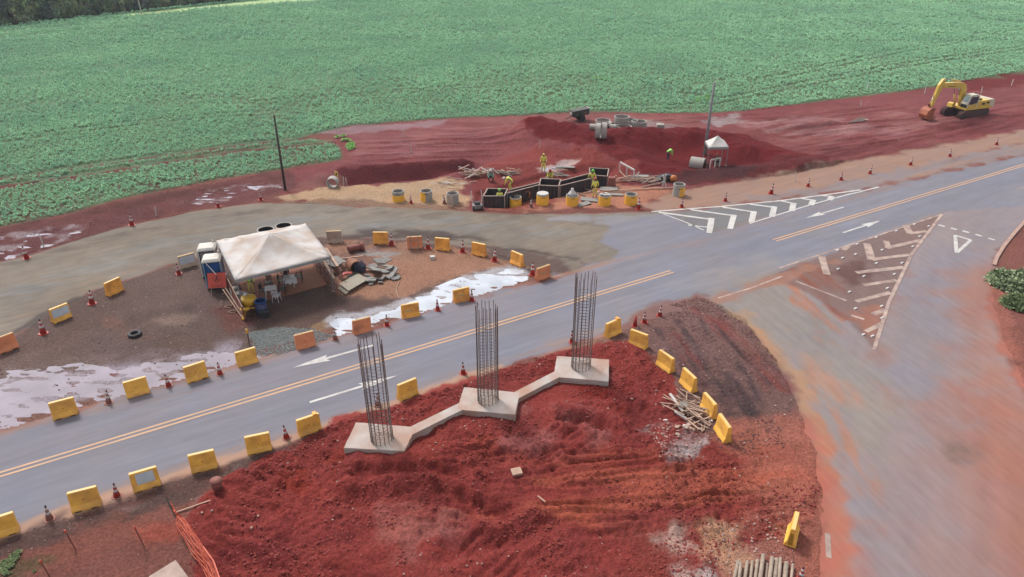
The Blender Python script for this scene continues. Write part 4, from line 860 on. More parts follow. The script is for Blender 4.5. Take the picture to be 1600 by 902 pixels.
# ------------------------------------------------------------------ cones
M['cr'] = mat('red_cone_rubber', (200, 62, 52), .55, var=.10, dust=.2, dustcol=CC(150, 80, 70), scale=4)
M['cf'] = mat('faded_cone_rubber', (176, 116, 104), .8, var=.12, dust=.4, dustcol=CC(150, 100, 90), scale=4)
M['cw'] = mat('white_cone_band', (226, 222, 222), .5, var=.05, dust=.15, dustcol=CC(190, 160, 150), scale=5)
M['cb'] = mat('black_cone_tip', (48, 44, 46), .6)
def cone_parts(H, base, body):
    rb = H * .19; rt = H * .035; bz = .045
    def rad(z): return rb + (rt - rb) * (z - bz) / (H - bz)
    def seg(z0, z1, o=0.0): return MB().lathe([(rad(z0) + o, z0), (rad(z1) + o, z1)], 14)
    b = MB(); s = rb * 1.55
    b.prism([(s * math.cos(a), s * math.sin(a)) for a in [i * PI / 4 + PI / 8 for i in range(8)]], 0, bz)
    return [('cone_base', b.mesh('cone_base', M[base])), ('cone_body', seg(bz - .003, H).mesh('cone_body', M[body], True)),
            ('white_band', seg(H * .42, H * .58, .006).mesh('white_band', M['cw'], True)), ('white_band', seg(H * .72, H * .86, .006).mesh('white_band', M['cw'], True)), ('cone_tip', seg(H * .92, H + .02, .006).mesh('cone_tip', M['cb'], True))]
CP = {'n': cone_parts(.84, 'cr', 'cr'), 'f': cone_parts(.84, 'cf', 'cf'), 'm': cone_parts(.84, 'cf', 'cr'), 't': cone_parts(1.05, 'cr', 'cr'), 's': cone_parts(.76, 'cr', 'cr')}
CONES = [(78, 813, 'f', 'faded dusty cone left of the plain large yellow barrier on the near roadside'), (183, 777, 'm', 'cone with white base left of the barrier with the faded white panel'),
 (448, 686, 'm', 'small cone behind the red heap, left of the chipped yellow barrier'), (591, 635, 'f', 'dusty orange cone standing behind the left steel cage'), (724, 585, 'n', 'cone half sunk in red earth left of the middle steel cage'),
 (894, 536, 'n', 'cone at the road edge just left of the right steel cage'), (170, 631, 'f', 'dusty cone between the first and second far roadside barriers'), (264, 605, 'm', 'cone between the second and third far roadside barriers'),
 (344, 586, 'm', 'cone between the third and fourth far roadside barriers'), (524, 532, 'f', 'dusty cone between the gravel and the orange barriers'), (604.5, 510, 'n', 'cone in front of the white puddle between orange and yellow barriers'),
 (684, 486, 'n', 'cone at the puddle between the two scraped barriers'), (737.5, 471, 'n', 'cone touching the right side of the scraped amber barrier'), (68, 522.5, 't', 'tall cone at the island edge left of the white-faced barrier'),
 (144, 476, 't', 'tall cone at the island edge between white-faced and orange barriers'), (279.5, 429.5, 'n', 'cone in front of the grey and white barrier by the toilets'), (42, 405, 't', 'leftmost cone on the far verge beside the pale mud'),
 (206, 353, 't', 'cone on the far verge left of the tent, beside the crop strip'), (341, 324.5, 'n', 'cone on the far verge behind the tent'), (407.5, 314, 'n', 'cone just left of the dark utility pole'),
 (612, 384, 't', 'cone right beside the amber barrier next to the clay pipe'), (669, 390, 't', 'cone right of the barrier with the leaning wooden frame'), (722.5, 395, 't', 'cone between two amber barriers on the island top edge'),
 (772.5, 409, 't', 'cone at the top corner of the white puddle'), (832, 431, 't', 'tall cone left of the tilted orange barrier at the island tip'), (642.5, 319, 's', 'cone between the two leftmost yellow barrels'),
 (694.5, 319.5, 'f', 'reddish cone left of the ladder frame and grey barrel'), (830, 325, 'f', 'pale faded cone between the fourth and fifth barrels'), (997.5, 328, 't', 'red cone at the right of the last barrel of the row'),
 (1065, 325, 'n', 'cone in front of the lone half yellow barrel'), (1133, 315.5, 'n', 'first cone on the tan shoulder right of the lone barrel'), (1204.5, 304, 't', 'second cone on the tan shoulder right of the lone barrel'),
 (1262.5, 292.5, 'n', 'third cone on the tan shoulder right of the lone barrel'), (1314, 282.5, 'n', 'fourth cone on the tan shoulder right of the lone barrel'), (1359, 272.5, 'n', 'fifth cone on the tan shoulder, below the concrete slab'),
 (1422.5, 259, 'n', 'sixth cone on the tan shoulder, left of the excavator'), (1484, 246, 'n', 'seventh cone on the shoulder, below the excavator'), (1557, 227.5, 'n', 'farthest cone on the shoulder at the right edge'),
 (992, 511, 'r', 'plain red cone without bands by the end-on yellow barriers'), (1007, 505.5, 'n', 'middle one of three cones at the top of the dark dirt'), (1030.5, 495.5, 'n', 'rightmost of three cones at the top of the dark dirt'), (1251, 908, 's', 'cone cut by the bottom edge beside the log pile')]
for x, y, k, lb in CONES:
    p = P(x, y - 1); t = empty('traffic_cone', p, rnd.uniform(0, 6.28), lb, 'traffic cone', 'traffic cones'); t.rotation_euler.x = R(rnd.uniform(-4, 4)); t.rotation_euler.y = R(rnd.uniform(-4, 4))
    for nm, me in CP['n' if k == 'r' else k]:
        if k == 'r' and nm != 'cone_base' and nm != 'cone_body': continue
        inst(nm, me, t)

# ------------------------------------------------------------------ barrels (concrete rings)
M['ring'] = mat('ring_concrete', (188, 182, 176), .9, var=.12, dust=.3, dustcol=CC(176, 140, 120), scale=2.5, bump=.2)
M['yel'] = mat('yellow_ring_paint', (252, 188, 62), .6, var=.10, dust=.2, dustcol=CC(196, 140, 90), scale=2)
M['white'] = mat('dirty_white', (222, 218, 214), .7, var=.07, dust=.25, dustcol=CC(186, 160, 146), scale=2)
M['orangep'] = mat('dull_orange_paint', (206, 120, 60), .7)
def ring_mb(r, h, t=.08, a0=0, a1=2 * PI, z0=0, seg=28):
    mb = MB(); n = seg; full = abs(a1 - a0 - 2 * PI) < 1e-3; vs = []
    m = n if full else n + 1
    for k in range(m):
        a = a0 + (a1 - a0) * k / n
        for rr, z in ((r, z0), (r, z0 + h), (r - t, z0 + h), (r - t, z0)): vs.append((rr * math.cos(a), rr * math.sin(a), z))
    fs = []
    for k in range(n):
        b = ((k + 1) % m) * 4; a = k * 4
        for i in range(4): fs.append((a + i, b + i, b + (i + 1) % 4, a + (i + 1) % 4))
    if not full: fs += [(0, 1, 2, 3), (n * 4 + 3, n * 4 + 2, n * 4 + 1, n * 4)]
    return mb.add(vs, fs)
def barrel(x, y, label, paint, top=None, r=.56, h=.98):
    p = P(x, y - 3); t = empty('concrete_ring', p + Vector((0, .35, -.03)), 0, label, 'barrel', 'painted concrete rings')
    ring_mb(r, h).build('ring_wall', M['ring'], t, bevel=.015)
    a0, a1, z0, hh = paint
    if hh: ring_mb(r + .006, hh, .012, R(a0), R(a1), z0).build('yellow_paint', M['yel'], t)
    MB().box((.05, -r - .008, .80), (.36, .02, .05)).build('lifting_slot_shade', M['dark_spot'], t)
    ring_mb(r - .081, .02, r - .09, z0=.30).build('ring_fill', M['earth2'], t)
    if top == 'lid': MB().lathe([(r * .93, h), (r * .95, h + .09), (r * .8, h + .11)], 20).build('white_lid', M['white'], t)
    return t
M['earth2'] = mat('loose_red_soil', (120, 66, 58), .95, var=.25, scale=6)
barrel(622, 318.5, 'ring with yellow lower half and pale upper band, leftmost of the row', (180, 540, .03, .62), None)
barrel(666, 318, 'ring with yellow paint only on its left side', (150, 268, .03, .9), None)
barrel(707, 322, 'bare grey ring behind the small wooden ladder frame', (0, 0, 0, 0), None)
barrel(805.5, 326, 'dull yellow ring with a bent orange strap behind it, in front of the formwork', (180, 540, .03, .86), None)
barrel(848, 323.5, 'bright yellow ring with a flat white lid', (180, 540, .03, .88), 'lid')
barrel(894, 325, 'yellow ring with a white sack heaped on its top', (180, 540, .03, .88))
barrel(945, 325, 'yellow ring with broken white pieces on its rim', (180, 540, .03, .88))
barrel(986, 323.5, 'plain yellow ring at the right end of the row beside the red cone', (180, 540, .03, .88))
barrel(1061, 310, 'lone ring, left half bare and right half yellow, on the tan shoulder', (265, 400, .03, .88), None, h=1.15)
# things lying on the rings
p = P(894, 322) + Vector((0, .35, .95)); s_ = MB().lathe([(.36, 0), (.42, .08), (.30, .25), (.14, .45), (.12, .62), (.02, .66)], 14).build('cement_sack', M['white'], None, True, loc=p); tag(s_, 'white sack standing on top of a yellow ring', 'sack')
for i, (dx, dy) in enumerate(((-.3, -.1), (.1, .15), (.25, -.2), (-.05, -.3))):
    p = P(945, 322) + Vector((dx, .35 + dy, .99)); tag(MB().box((0, 0, .05), (.3, .2, .1), Matrix.Rotation(i, 3, 'Z')).build('broken_piece', M['white'], None, bevel=.02, loc=p), 'broken white piece on the rim of a yellow ring', 'rubble', 'broken pieces on the ring rim')
p = P(818, 318); st = MB().tube([Vector((0, 0, 0)), Vector((.1, .1, .7)), Vector((.35, .1, 1.05)), Vector((.6, .1, .9)), Vector((.55, .1, .3))], .07, 8).build('bent_strap', M['orangep'], None, True, loc=p + Vector((0, .5, 0))); tag(st, 'bent orange strap behind the dull yellow ring', 'strap')
# ladder frame
def ladder(p, w_, h_, n, rz, lean, m, name, label, cat='frame'):
    t = empty(name, p, rz, label, cat); t.rotation_euler.x = lean
    for sx in (-1, 1): MB().box((sx * w_ / 2, 0, h_ / 2), (.08, .08, h_)).build('rail', M[m], t)
    for i in range(n): MB().box((0, .005, h_ * (i + .5) / n), (w_ - .08, .06, .06)).build('rung', M[m], t)
    return t
M['wood'] = mat('pale_timber', (206, 172, 150), .85, var=.18, dust=.25, dustcol=CC(170, 110, 90), scale=3)
M['wood2'] = mat('weathered_timber', (176, 148, 132), .9, var=.2, dust=.25, dustcol=CC(150, 90, 76), scale=3)
M['woodw'] = mat('whitewashed_timber', (226, 216, 212), .8, var=.08, dust=.15, dustcol=CC(190, 150, 140), scale=3)
M['log'] = mat('grey_log', (176, 156, 140), .9, var=.25, scale=5, bump=.4)
ladder(P(704, 324), .42, 1.05, 5, 0, R(-10), 'wood', 'ladder_frame', 'small wooden ladder frame leaning on the bare grey ring')
ladder(P(648, 394), .62, 1.25, 2, R(4), R(-18), 'wood2', 'ladder_frame', 'wooden frame leaning on the orange barrier behind the puddle')
# grey motor pump in the row
p = P(746, 327); t = empty('motor_pump', p, .2, 'grey motor pump with two handles at the edge of the detour', 'machine')
M['mach'] = mat('grey_machine_metal', (150, 152, 156), .5, metal=.3, dust=.3); M['dark'] = mat('dark_rubber', (44, 44, 50), .7)
MB().box((0, 0, .3), (.9, .6, .35)).build('housing', M['mach'], t, bevel=.04); MB().box((0, .05, .58), (.5, .4, .22)).build('engine', M['dark'], t, bevel=.03)
for sx in (-1, 1): MB().tube([(sx * .35, .1, .4), (sx * .5, .3, 1.0), (sx * .45, .6, 1.6)], .04, 6).build('handle', M['woodw'], t)
for sx in (-1, 1): MB().lathe([(.18, -.06), (.18, .06)], 12, c=(sx * .4, -.25, .18), rot=Matrix.Rotation(R(90), 3, 'Y')).build('wheel', M['dark'], t)

# ------------------------------------------------------------------ foundations and rebar cages
def fnd(label, foots, beams, z0, z1):
    c = Vector((sum(p[0] for f in foots for p in f) / 12, sum(p[1] for f in foots for p in f) / 12, 0))
    t = empty('concrete_foundation', c, 0, label, 'foundation')
    for f in foots:
        mb = MB(); q_ = [(p[0] - c.x, p[1] - c.y) for p in f]; n = 7; vs = []; ring = []
        for i in range(4):
            a = q_[i]; b = q_[(i + 1) % 4]
            for k in range(n): ring.append((a[0] + (b[0] - a[0]) * k / n + rnd.uniform(-.012, .012), a[1] + (b[1] - a[1]) * k / n + rnd.uniform(-.012, .012)))
        mb.prism(ring, z0, z1); mb.build('footing', M['conc'], t, bevel=.025)
    for a, b, w_ in beams:
        a = Vector((a[0] - c.x, a[1] - c.y, 0)); b = Vector((b[0] - c.x, b[1] - c.y, 0)); d = (b - a).normalized(); n = Vector((-d.y, d.x, 0)) * w_ / 2
        MB().prism([(p.x, p.y) for p in (a - n, b - n, b + n, a + n)], z0, z1 - .006).build('tie_beam', M['conc'], t, bevel=.02)
    return t
F1 = [(-8.27, 31.09), (-8.5, 29.03), (-5.40, 28.80), (-5.03, 30.70)]; F2 = [(-2.72, 34.26), (-2.99, 32.19), (.17, 31.74), (.43, 33.75)]; F3 = [(2.72, 37.49), (2.41, 35.28), (5.55, 34.80), (5.85, 37.10)]
fnd('concrete foundation of three square footings joined by two zigzag beams', [F1, F2, F3], [((-5.5, 30.2), (-2.6, 32.65), .62), ((-.05, 33.25), (2.8, 35.7), .62)], -.3, .45)
M['rebar'] = mat('rusty_rebar', (136, 108, 98), .6, metal=.3, var=.3, scale=12); M['rebarg'] = mat('grey_rebar', (120, 112, 112), .55, metal=.4, var=.2, scale=12)
BAR = MB().tube([(0, 0, -.02), (0, 0, 6.0)], .018, 6).mesh('vertical_bar', M['rebar']); HOOP = MB()
nseg = 30; vs = []; fs = []
for k in range(nseg):
    a = 2 * PI * k / nseg
    for j in range(5): b = 2 * PI * j / 5; rr = .545 + .0115 * math.cos(b); vs.append((rr * math.cos(a), rr * math.sin(a), .0115 * math.sin(b)))
for k in range(nseg):
    for j in range(5): fs.append((k * 5 + j, ((k + 1) % nseg) * 5 + j, ((k + 1) % nseg) * 5 + (j + 1) % 5, k * 5 + (j + 1) % 5))
HOOP.add(vs, fs); HOOP = HOOP.mesh('hoop', M['rebarg'])
for (x, y, lb, ln_) in ((-6.66, 29.72, 'rebar cage standing on the left footing nearest the camera', (R(.4), R(-.9))), (-1.32, 33.0, 'rebar cage standing on the middle footing', (0, 0)), (4.08, 36.3, 'rebar cage standing on the right footing farthest from the camera', (0, R(.5)))):
    t = empty('rebar_cage', (x, y, .45), rnd.random(), lb, 'rebar cage', 'three rebar cages on the foundation'); t.rotation_euler.x, t.rotation_euler.y = ln_
    for i in range(16):
        a = 2 * PI * i / 16; inst('vertical_bar', BAR, t, (.57 * math.cos(a), .57 * math.sin(a), 0), (R(rnd.uniform(-.35, .35)), R(rnd.uniform(-.35, .35)), 0), (1, 1, rnd.uniform(.985, 1.03)))
    z = .04
    while z < 4.9:
        inst('hoop', HOOP, t, (0, 0, z), (R(rnd.uniform(-1, 1)), 0, rnd.random())); z += (.09 if z < .5 else .20) * rnd.uniform(.9, 1.1)

# ------------------------------------------------------------------ formwork across the road
M['ply'] = mat('dark_formwork_ply', (58, 52, 58), .7, var=.25, dust=.35, dustcol=CC(110, 66, 56), scale=2)
M['stud2'] = mat('dark_formwork_stud', (96, 82, 82), .8, var=.2, scale=4)
M['rim'] = mat('pale_formwork_rim', (190, 166, 156), .8, var=.15, scale=4)
def formwork():
    zt_ = .92; zb = -.45
    def W(x, y): return at(x, y, zt_)
    blocks = [[W(755, 307), W(788, 307), W(793, 296), W(762, 295)], [W(842.5, 290), W(873, 291.5), W(876, 281), W(845, 279.5)], [W(922, 274), W(949, 276), W(951, 264.5), W(921, 263)]]
    c = blocks[1][0].copy(); c.z = 0; t = empty('formwork', c, 0, 'dark plywood formwork for three footings and two beams in the red trench', 'formwork')
    def wall(a, b, n):
        a = a - c; b = b - c; a.z = b.z = 0; d = b - a; L = d.length; d.normalize(); nn = Vector((-d.y, d.x, 0))
        MB().bar(a + Vector((0, 0, (zt_ + zb) / 2)), b + Vector((0, 0, (zt_ + zb) / 2)), .03, zt_ - zb).build('form_panel', M['ply'], t)
        MB().bar(a + Vector((0, 0, zt_ + .03)), b + Vector((0, 0, zt_ + .03)), .09, .06).build('top_rail', M['rim'], t)
        for i in range(n + 1):
            q_ = a + d * (L * i / n) - nn * .05; MB().box(q_ + Vector((0, 0, (zt_ + zb) / 2)), (.05, .05, zt_ - zb)).build('stud', M['rim'] if i in (0, n) else M['stud2'], t)
    for k_, b in enumerate(blocks):
        for i in range(4): wall(b[i], b[(i + 1) % 4], 5 if i % 2 == 0 else 3)
    for a1, b1, a2, b2 in (((797, 297), (844, 285.5), (792, 302.5), (842, 289.5)), ((876, 283.5), (920, 272), (875, 291), (924, 279))):
        wall(W(*a1), W(*b1), 8); wall(W(*a2), W(*b2), 8)
    return t
formwork()

# ------------------------------------------------------------------ tents
M['canvas'] = mat('stained_white_canvas', (222, 216, 214), .85, var=.08, dust=.58, dustcol=CC(190, 162, 140), scale=1.1)
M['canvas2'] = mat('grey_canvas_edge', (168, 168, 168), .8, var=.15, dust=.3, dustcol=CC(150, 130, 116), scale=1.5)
M['post'] = mat('galvanised_tube', (178, 180, 184), .4, metal=.5)
def tent(name, c, corners, eave, peak, label, val, sag=.25, mcan='canvas', legs=(0, 1, 2, 3)):
    t = empty(name, c, 0, label, 'tent'); cs = [Vector((p[0] - c.x, p[1] - c.y, 0)) for p in corners]; ctr = sum(cs, Vector()) / 4; N = 12; mb = MB()
    for i in range(4):
        a, b = cs[i], cs[(i + 1) % 4]; vs = []; fs = []
        for j in range(N + 1):
            f = j / N
            for k in range(N + 1):
                e = a.lerp(b, k / N); p = e.lerp(ctr, f); z = eave + (peak - eave) * (f ** 1.0) - sag * math.sin(PI * f) * (.4 + .6 * math.sin(PI * k / N)) + .03 * math.sin(k * 2.7 + j * 1.9 + i) * (1 - f)
                vs.append((p.x, p.y, z))
        for j in range(N):
            for k in range(N): q_ = j * (N + 1) + k; fs.append((q_, q_ + 1, q_ + N + 2, q_ + N + 1))
        mb.add(vs, fs)
    o = mb.build('canopy', M[mcan], t, True); sl = o.modifiers.new('thick', 'SOLIDIFY'); sl.thickness = .015
    for i in range(4):
        a, b = cs[i], cs[(i + 1) % 4]; v = MB(); n = 24; vs = []
        d = (b - a).normalized(); nn = Vector((d.y, -d.x, 0)); nn = nn if nn.dot((a + b) / 2 - ctr) > 0 else -nn
        for k in range(n + 1):
            p = a.lerp(b, k / n) + nn * (.02 + .02 * math.sin(k * 1.3)); vs += [(p.x, p.y, eave + .01), (p.x, p.y, eave - val * (1 + .08 * math.sin(k * 1.9)))]
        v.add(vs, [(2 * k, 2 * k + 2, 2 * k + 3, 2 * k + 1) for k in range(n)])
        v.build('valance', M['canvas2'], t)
        MB().tube([a + Vector((0, 0, eave - .04)), b + Vector((0, 0, eave - .04))], .03, 6).build('eave_tube', M['post'], t)
    for i in legs:
        p = cs[i].lerp(ctr, .03); g = zt(p.x + c.x, p.y + c.y) - c.z; MB().tube([p + Vector((0, 0, g)), p + Vector((0, 0, eave - .02))], .035, 8).build('leg', M['post'], t)
        MB().box(p + Vector((0, 0, g + .01)), (.2, .2, .03)).build('foot_plate', M['post'], t)
    return t
TC = [(-21.65, 49.24), (-18.15, 42.92), (-12.67, 46.52), (-15.94, 52.47)]
tc_ = Vector((-17.1, 47.8, 0)); tent('work_tent', tc_, TC, 2.8, 4.02, 'large stained white pyramid tent over the workers table', .20)
M['floor'] = mat('orange_brown_floor', (172, 112, 86), .9, var=.12, dust=.3, dustcol=CC(140, 96, 80), scale=1)
fl = [at(395, 520), at(382, 450), at(350, 405), at(440, 385), at(500, 420), at(512, 448)]
fl = [at(388, 478), at(372, 440), at(350, 400), at(460, 380), at(490, 408), at(512, 446)]
fo = MB().prism([(p.x - tc_.x, p.y - tc_.y) for p in fl], -.05, .06).build('tent_floor', M['floor'], None, loc=(tc_.x, tc_.y, .02)); tag(fo, 'orange brown floor slab under the large tent', 'floor')
# railings of red brown tube and boards along the tent sides
M['rust'] = mat('rusty_red_steel', (146, 82, 70), .7, var=.2, dust=.2, scale=4)
def rail(a, b, h, n, name, label, board=False):
    a = P(*a); b = P(*b); t = empty(name, a, 0, label, 'railing'); d = b - a
    for f in (.15, .5, .95) if not board else (.02, .98):
        MB().bar(Vector((0, 0, h * f)), d + Vector((0, 0, h * f)), .05, .06).build('rail', M['rust' if not board else 'wood2'], t)
    for i in range(n + 1): MB().box(d * (i / n) + Vector((0, 0, h / 2)), (.06, .06, h)).build('post', M['rust'], t)
    if board:
        for j in range(4): MB().bar(Vector((0, 0.02, h * (j + .5) / 4)), d + Vector((0, .02, h * (j + .5) / 4)), .03, h / 4 - .015).build('board', M['rust'], t)
    return t
rail((357, 452), (383, 503), 1.15, 3, 'board_railing', 'red brown board railing along the left side of the tent', True)
rail((490, 413), (528, 463), 1.0, 6, 'steel_railing', 'rusty red steel railing along the right side of the tent')
rail((508, 402), (536, 442), 1.0, 4, 'steel_railing', 'second rusty railing behind the right tent railing')
for i, (a_, b_) in enumerate((((498, 409), (524, 455)), ((512, 408), (530, 436)))):
    p = P(*a_); q_ = P(*b_) - p; tag(MB().bar(Vector((0, 0, 1.1)), q_ + Vector((0, 0, 1.05)), .18, .05).build('plank', M['wood'], None, loc=p), ('long pale plank lying on the right tent railing', 'short pale plank on the second tent railing')[i], 'plank')
# toilets
M['blue'] = mat('blue_plastic', (24, 92, 168), .45, var=.08, dust=.15, dustcol=CC(90, 90, 100)); M['blue2'] = mat('light_blue_trim', (130, 178, 214), .5); M['roofw'] = mat('off_white_roof', (232, 224, 214), .6, var=.05, dust=.2, dustcol=CC(190, 170, 150), scale=2); M['greyp'] = mat('grey_plastic', (150, 146, 142), .6, dust=.2)
def toilet(p, rz, body, label):
    t = empty('portable_toilet', p, rz, label, 'portable toilet', 'two portable toilets beside the tent')
    MB().box((0, 0, .09), (1.2, 1.2, .18)).build('base_skid', M['dark'], t, bevel=.02)
    for s in (-1, 1):
        MB().box((s * .55, 0, 1.18), (.06, 1.12, 2.0)).build('side_wall', M[body], t)
    MB().box((0, .55, 1.18), (1.04, .06, 2.0)).build('back_wall', M[body], t)
    d = MB().box((0, -.55, 1.16), (.92, .05, 1.94)).build('door', M[body], t, bevel=.01); MB().box((.36, -.60, 1.2), (.1, .05, .16)).build('handle', M['dark'], d)
    for sx in (-1, 1):
        for sy in (-1, 1): MB().box((sx * .565, sy * .565, 1.19), (.1, .1, 2.06)).build('corner_post', M['blue2' if body == 'blue' else 'roofw'], t, bevel=.015)
    MB().lathe([(.92, 2.2), (.92, 2.27), (.72, 2.42), (.25, 2.5)], 4, rot=Matrix.Rotation(R(45), 3, 'Z')).build('roof', M['roofw'], t, bevel=.03)
    MB().tube([(.42, .42, 2.25), (.42, .42, 2.62)], .05, 8).build('vent_pipe', M['roofw'], t)
    return t
toilet(Vector((at(330, 400, 2.45).x, at(330, 400, 2.45).y, 0)), R(14), 'blue', 'blue portable toilet with white roof behind the orange sign')
toilet(Vector((at(322, 388, 2.35).x - .1, at(322, 388, 2.35).y + .35, 0)), R(14), 'greyp', 'grey portable toilet with cream roof behind the blue one')
# warning sign
M['sign'] = mat('orange_sign_sheet', (236, 84, 62), .5, var=.04); M['ink'] = mat('black_ink', (40, 24, 24), .6)
sp_ = P(341, 461); t = empty('warning_sign', sp_, R(7), 'square orange roadworks sign with a worker figure leaning beside the blue toilet', 'sign'); t.rotation_euler.x = R(-22); t.scale = (.84, 1, .80)
MB().box((0, 0, 1.3), (1.5, .03, 1.35)).build('sign_panel', M['sign'], t, bevel=.006)
pic = MB(); dm = [(0, .52), (.40, .12), (0, -.28), (-.40, .12)]
for i in range(4): a, b = dm[i], dm[(i + 1) % 4]; pic.bar(Vector((a[0], -.022, 1.3 + a[1] + .06)), Vector((b[0], -.022, 1.3 + b[1] + .06)), .012, .028)
pic.build('diamond_outline', M['ink'], t)
wk = MB(); wk.lathe([(.05, -.004), (.05, .004)], 10, c=(.02, -.022, 1.68), rot=Matrix.Rotation(R(90), 3, 'X'))
for a, b in (((0, 1.62), (-.05, 1.42)), ((-.05, 1.42), (-.15, 1.22)), ((-.05, 1.42), (.08, 1.24)), ((0, 1.6), (.14, 1.46)), ((0, 1.58), (-.12, 1.5)), ((.14, 1.46), (.2, 1.28))): wk.bar(Vector((a[0], -.022, a[1])), Vector((b[0], -.022, b[1])), .012, .055)
wk.build('worker_figure', M['ink'], t)
def text(s, size, parent, loc, rot, m, name='lettering'):
    c = bpy.data.curves.new(name, 'FONT'); c.body = s; c.size = size; c.align_x = 'CENTER'; c.extrude = .003; c.materials.append(m); tmp = bpy.data.objects.new(name, c); COL.objects.link(tmp)
    bpy.context.view_layer.update(); me = bpy.data.meshes.new_from_object(tmp.evaluated_get(bpy.context.evaluated_depsgraph_get())); bpy.data.objects.remove(tmp)
    return inst(name, me, parent, loc, rot)
text('A 100 M', .26, t, (0, -.022, .72), (R(90), 0, 0), M['ink'])
for sx in (-.5, .5): MB().bar(Vector((sx, .03, 2.0)), Vector((sx * 1.1, .06, 0)), .05).build('leg', M['wood2'], t)
# sticks leaning beside the railing
for i, (a_, b_, z_) in enumerate((((321, 411), (336, 427), 2.3), ((348, 452), (378, 496), .9), ((352, 450), (384, 498), 1.0), ((346, 476), (341, 482), .3))):
    a = at(*a_, z_) if i else at(321, 411, 2.2); b = P(*b_) if i else at(338, 430, 1.5)
    tag(MB().tube([a - b, Vector((0, 0, .03))], .035, 6).build('timber_pole', M['wood' if i else 'woodw'], None, loc=b), ['pale stick leaning across the blue toilet above the sign', 'left one of two long sticks below the orange sign', 'right one of two long sticks below the orange sign', 'short dark stick on the ground below the sign'][i], 'stick')
for i, (x, y) in enumerate(((357, 480), (363, 488))):
    mb = MB(); mb.tube([Vector((.24 * math.cos(a), .18 * math.sin(a), .03 * math.sin(2 * a) + .05)) for a in [k * .5 for k in range(13)]], .03, 6); tag(mb.build('rope_loop', M['wood2'], None, True, loc=P(x, y)), ['upper brown rope loop on the ground left of the railing', 'lower brown rope loop on the ground left of the railing'][i], 'rope')
# black drums behind the tent
for i, (x, y) in enumerate(((415, 359), (443, 353))):
    c = at(x, y, 1.1); t = empty('open_drum', (c.x, c.y, 0), 0, ['left open black drum with pale rim behind the tent', 'right open black drum with pale rim behind the tent'][i], 'drum', 'open drums behind the tent')
    ring_mb(.66, 1.1, .05).build('drum_wall', M['dark'], t); ring_mb(.69, .06, .09, z0=1.08).build('drum_rim', M['ring'], t); MB().lathe([(.6, .3), (.6, .32)], 20).build('drum_filling', M['dark'], t)
# plastic tables, chairs
M['plw'] = mat('white_plastic', (226, 226, 230), .4, var=.03, dust=.12, dustcol=CC(190, 170, 160)); M['plb'] = mat('black_plastic', (36, 36, 42), .45, var=.1)
def table(p, rz, label):
    t = empty('plastic_table', p, rz, label, 'table'); MB().box((0, 0, .71), (.78, .78, .04)).build('tabletop', M['plw'], t, bevel=.015)
    for sx in (-1, 1):
        for sy in (-1, 1): MB().bar(Vector((sx * .35, sy * .35, .69)), Vector((sx * .37, sy * .37, 0)), .045).build('leg', M['plw'], t)
    cl = MB(); 
    return t
def chair(p, rz, m, label):
    t = empty('plastic_chair', p, rz, label, 'chair', 'plastic chairs under the tent'); MB().box((0, 0, .43), (.44, .44, .03)).build('seat', M[m], t, bevel=.01)
    for i in range(5): MB().box((-.17 + i * .085, .22, .66), (.045, .02, .36)).build('back_slat', M[m], t)
    MB().box((0, .225, .86), (.44, .03, .08)).build('back_rail', M[m], t)
    for sx in (-1, 1):
        for sy in (-1, 1): MB().bar(Vector((sx * .19, sy * .19, .42)), Vector((sx * .23, sy * .23, 0)), .035).build('leg', M[m], t)
        MB().bar(Vector((sx * .24, -.2, .64)), Vector((sx * .24, .22, .66)), .04).build('armrest', M[m], t)
        MB().bar(Vector((sx * .24, -.2, .64)), Vector((sx * .22, -.2, .42)), .03).build('arm_support', M[m], t)
    return t
FZ = Vector((0, 0, .09))
def F(x, y): p = at(x, y, .09); return p
tb1 = F(453, 447); table(tb1, R(8), 'white plastic table with cloth where the seated worker leans'); tb2 = F(425, 464); table(tb2, R(15), 'white plastic table at the front of the tent')
chair(F(441, 446), R(95), 'plb', 'black chair left of the table with the seated worker'); chair(F(468, 440), R(-85), 'plb', 'black chair right of the table with the seated worker')
chair(F(421, 450), R(5), 'plb', 'black chair behind the front table'); chair(F(413, 461), R(80), 'plb', 'black chair at the left end of the front table'); chair(F(433, 471), R(170), 'plw', 'white slatted chair in front of the front table'); chair(F(442, 460), R(-80), 'plb', 'black chair between the two tables')
cl = MB(); vs = []; fs = []; n = 8
for i in range(n + 1):
    for j in range(n + 1):
        u, v = i / n - .5, j / n - .5; r_ = max(abs(u), abs(v)); z = .005 if r_ < .3 else .005 - (r_ - .3) * 1.6 * (1 + .3 * math.sin(i * 2 + j * 3)); z = min(z, .006); vs.append((u * (1.0 if r_ < .3 else .96), v * .8, z))
for i in range(n):
    for j in range(n): a = i * (n + 1) + j; fs.append((a, a + 1, a + n + 2, a + n + 1))
cl.add(vs, fs); tag(cl.build('tablecloth', M['plw'], None, True, loc=tb1 + Vector((.1, -.1, .745)), rot=(0, 0, .3)), 'crumpled white cloth over the right table', 'cloth')
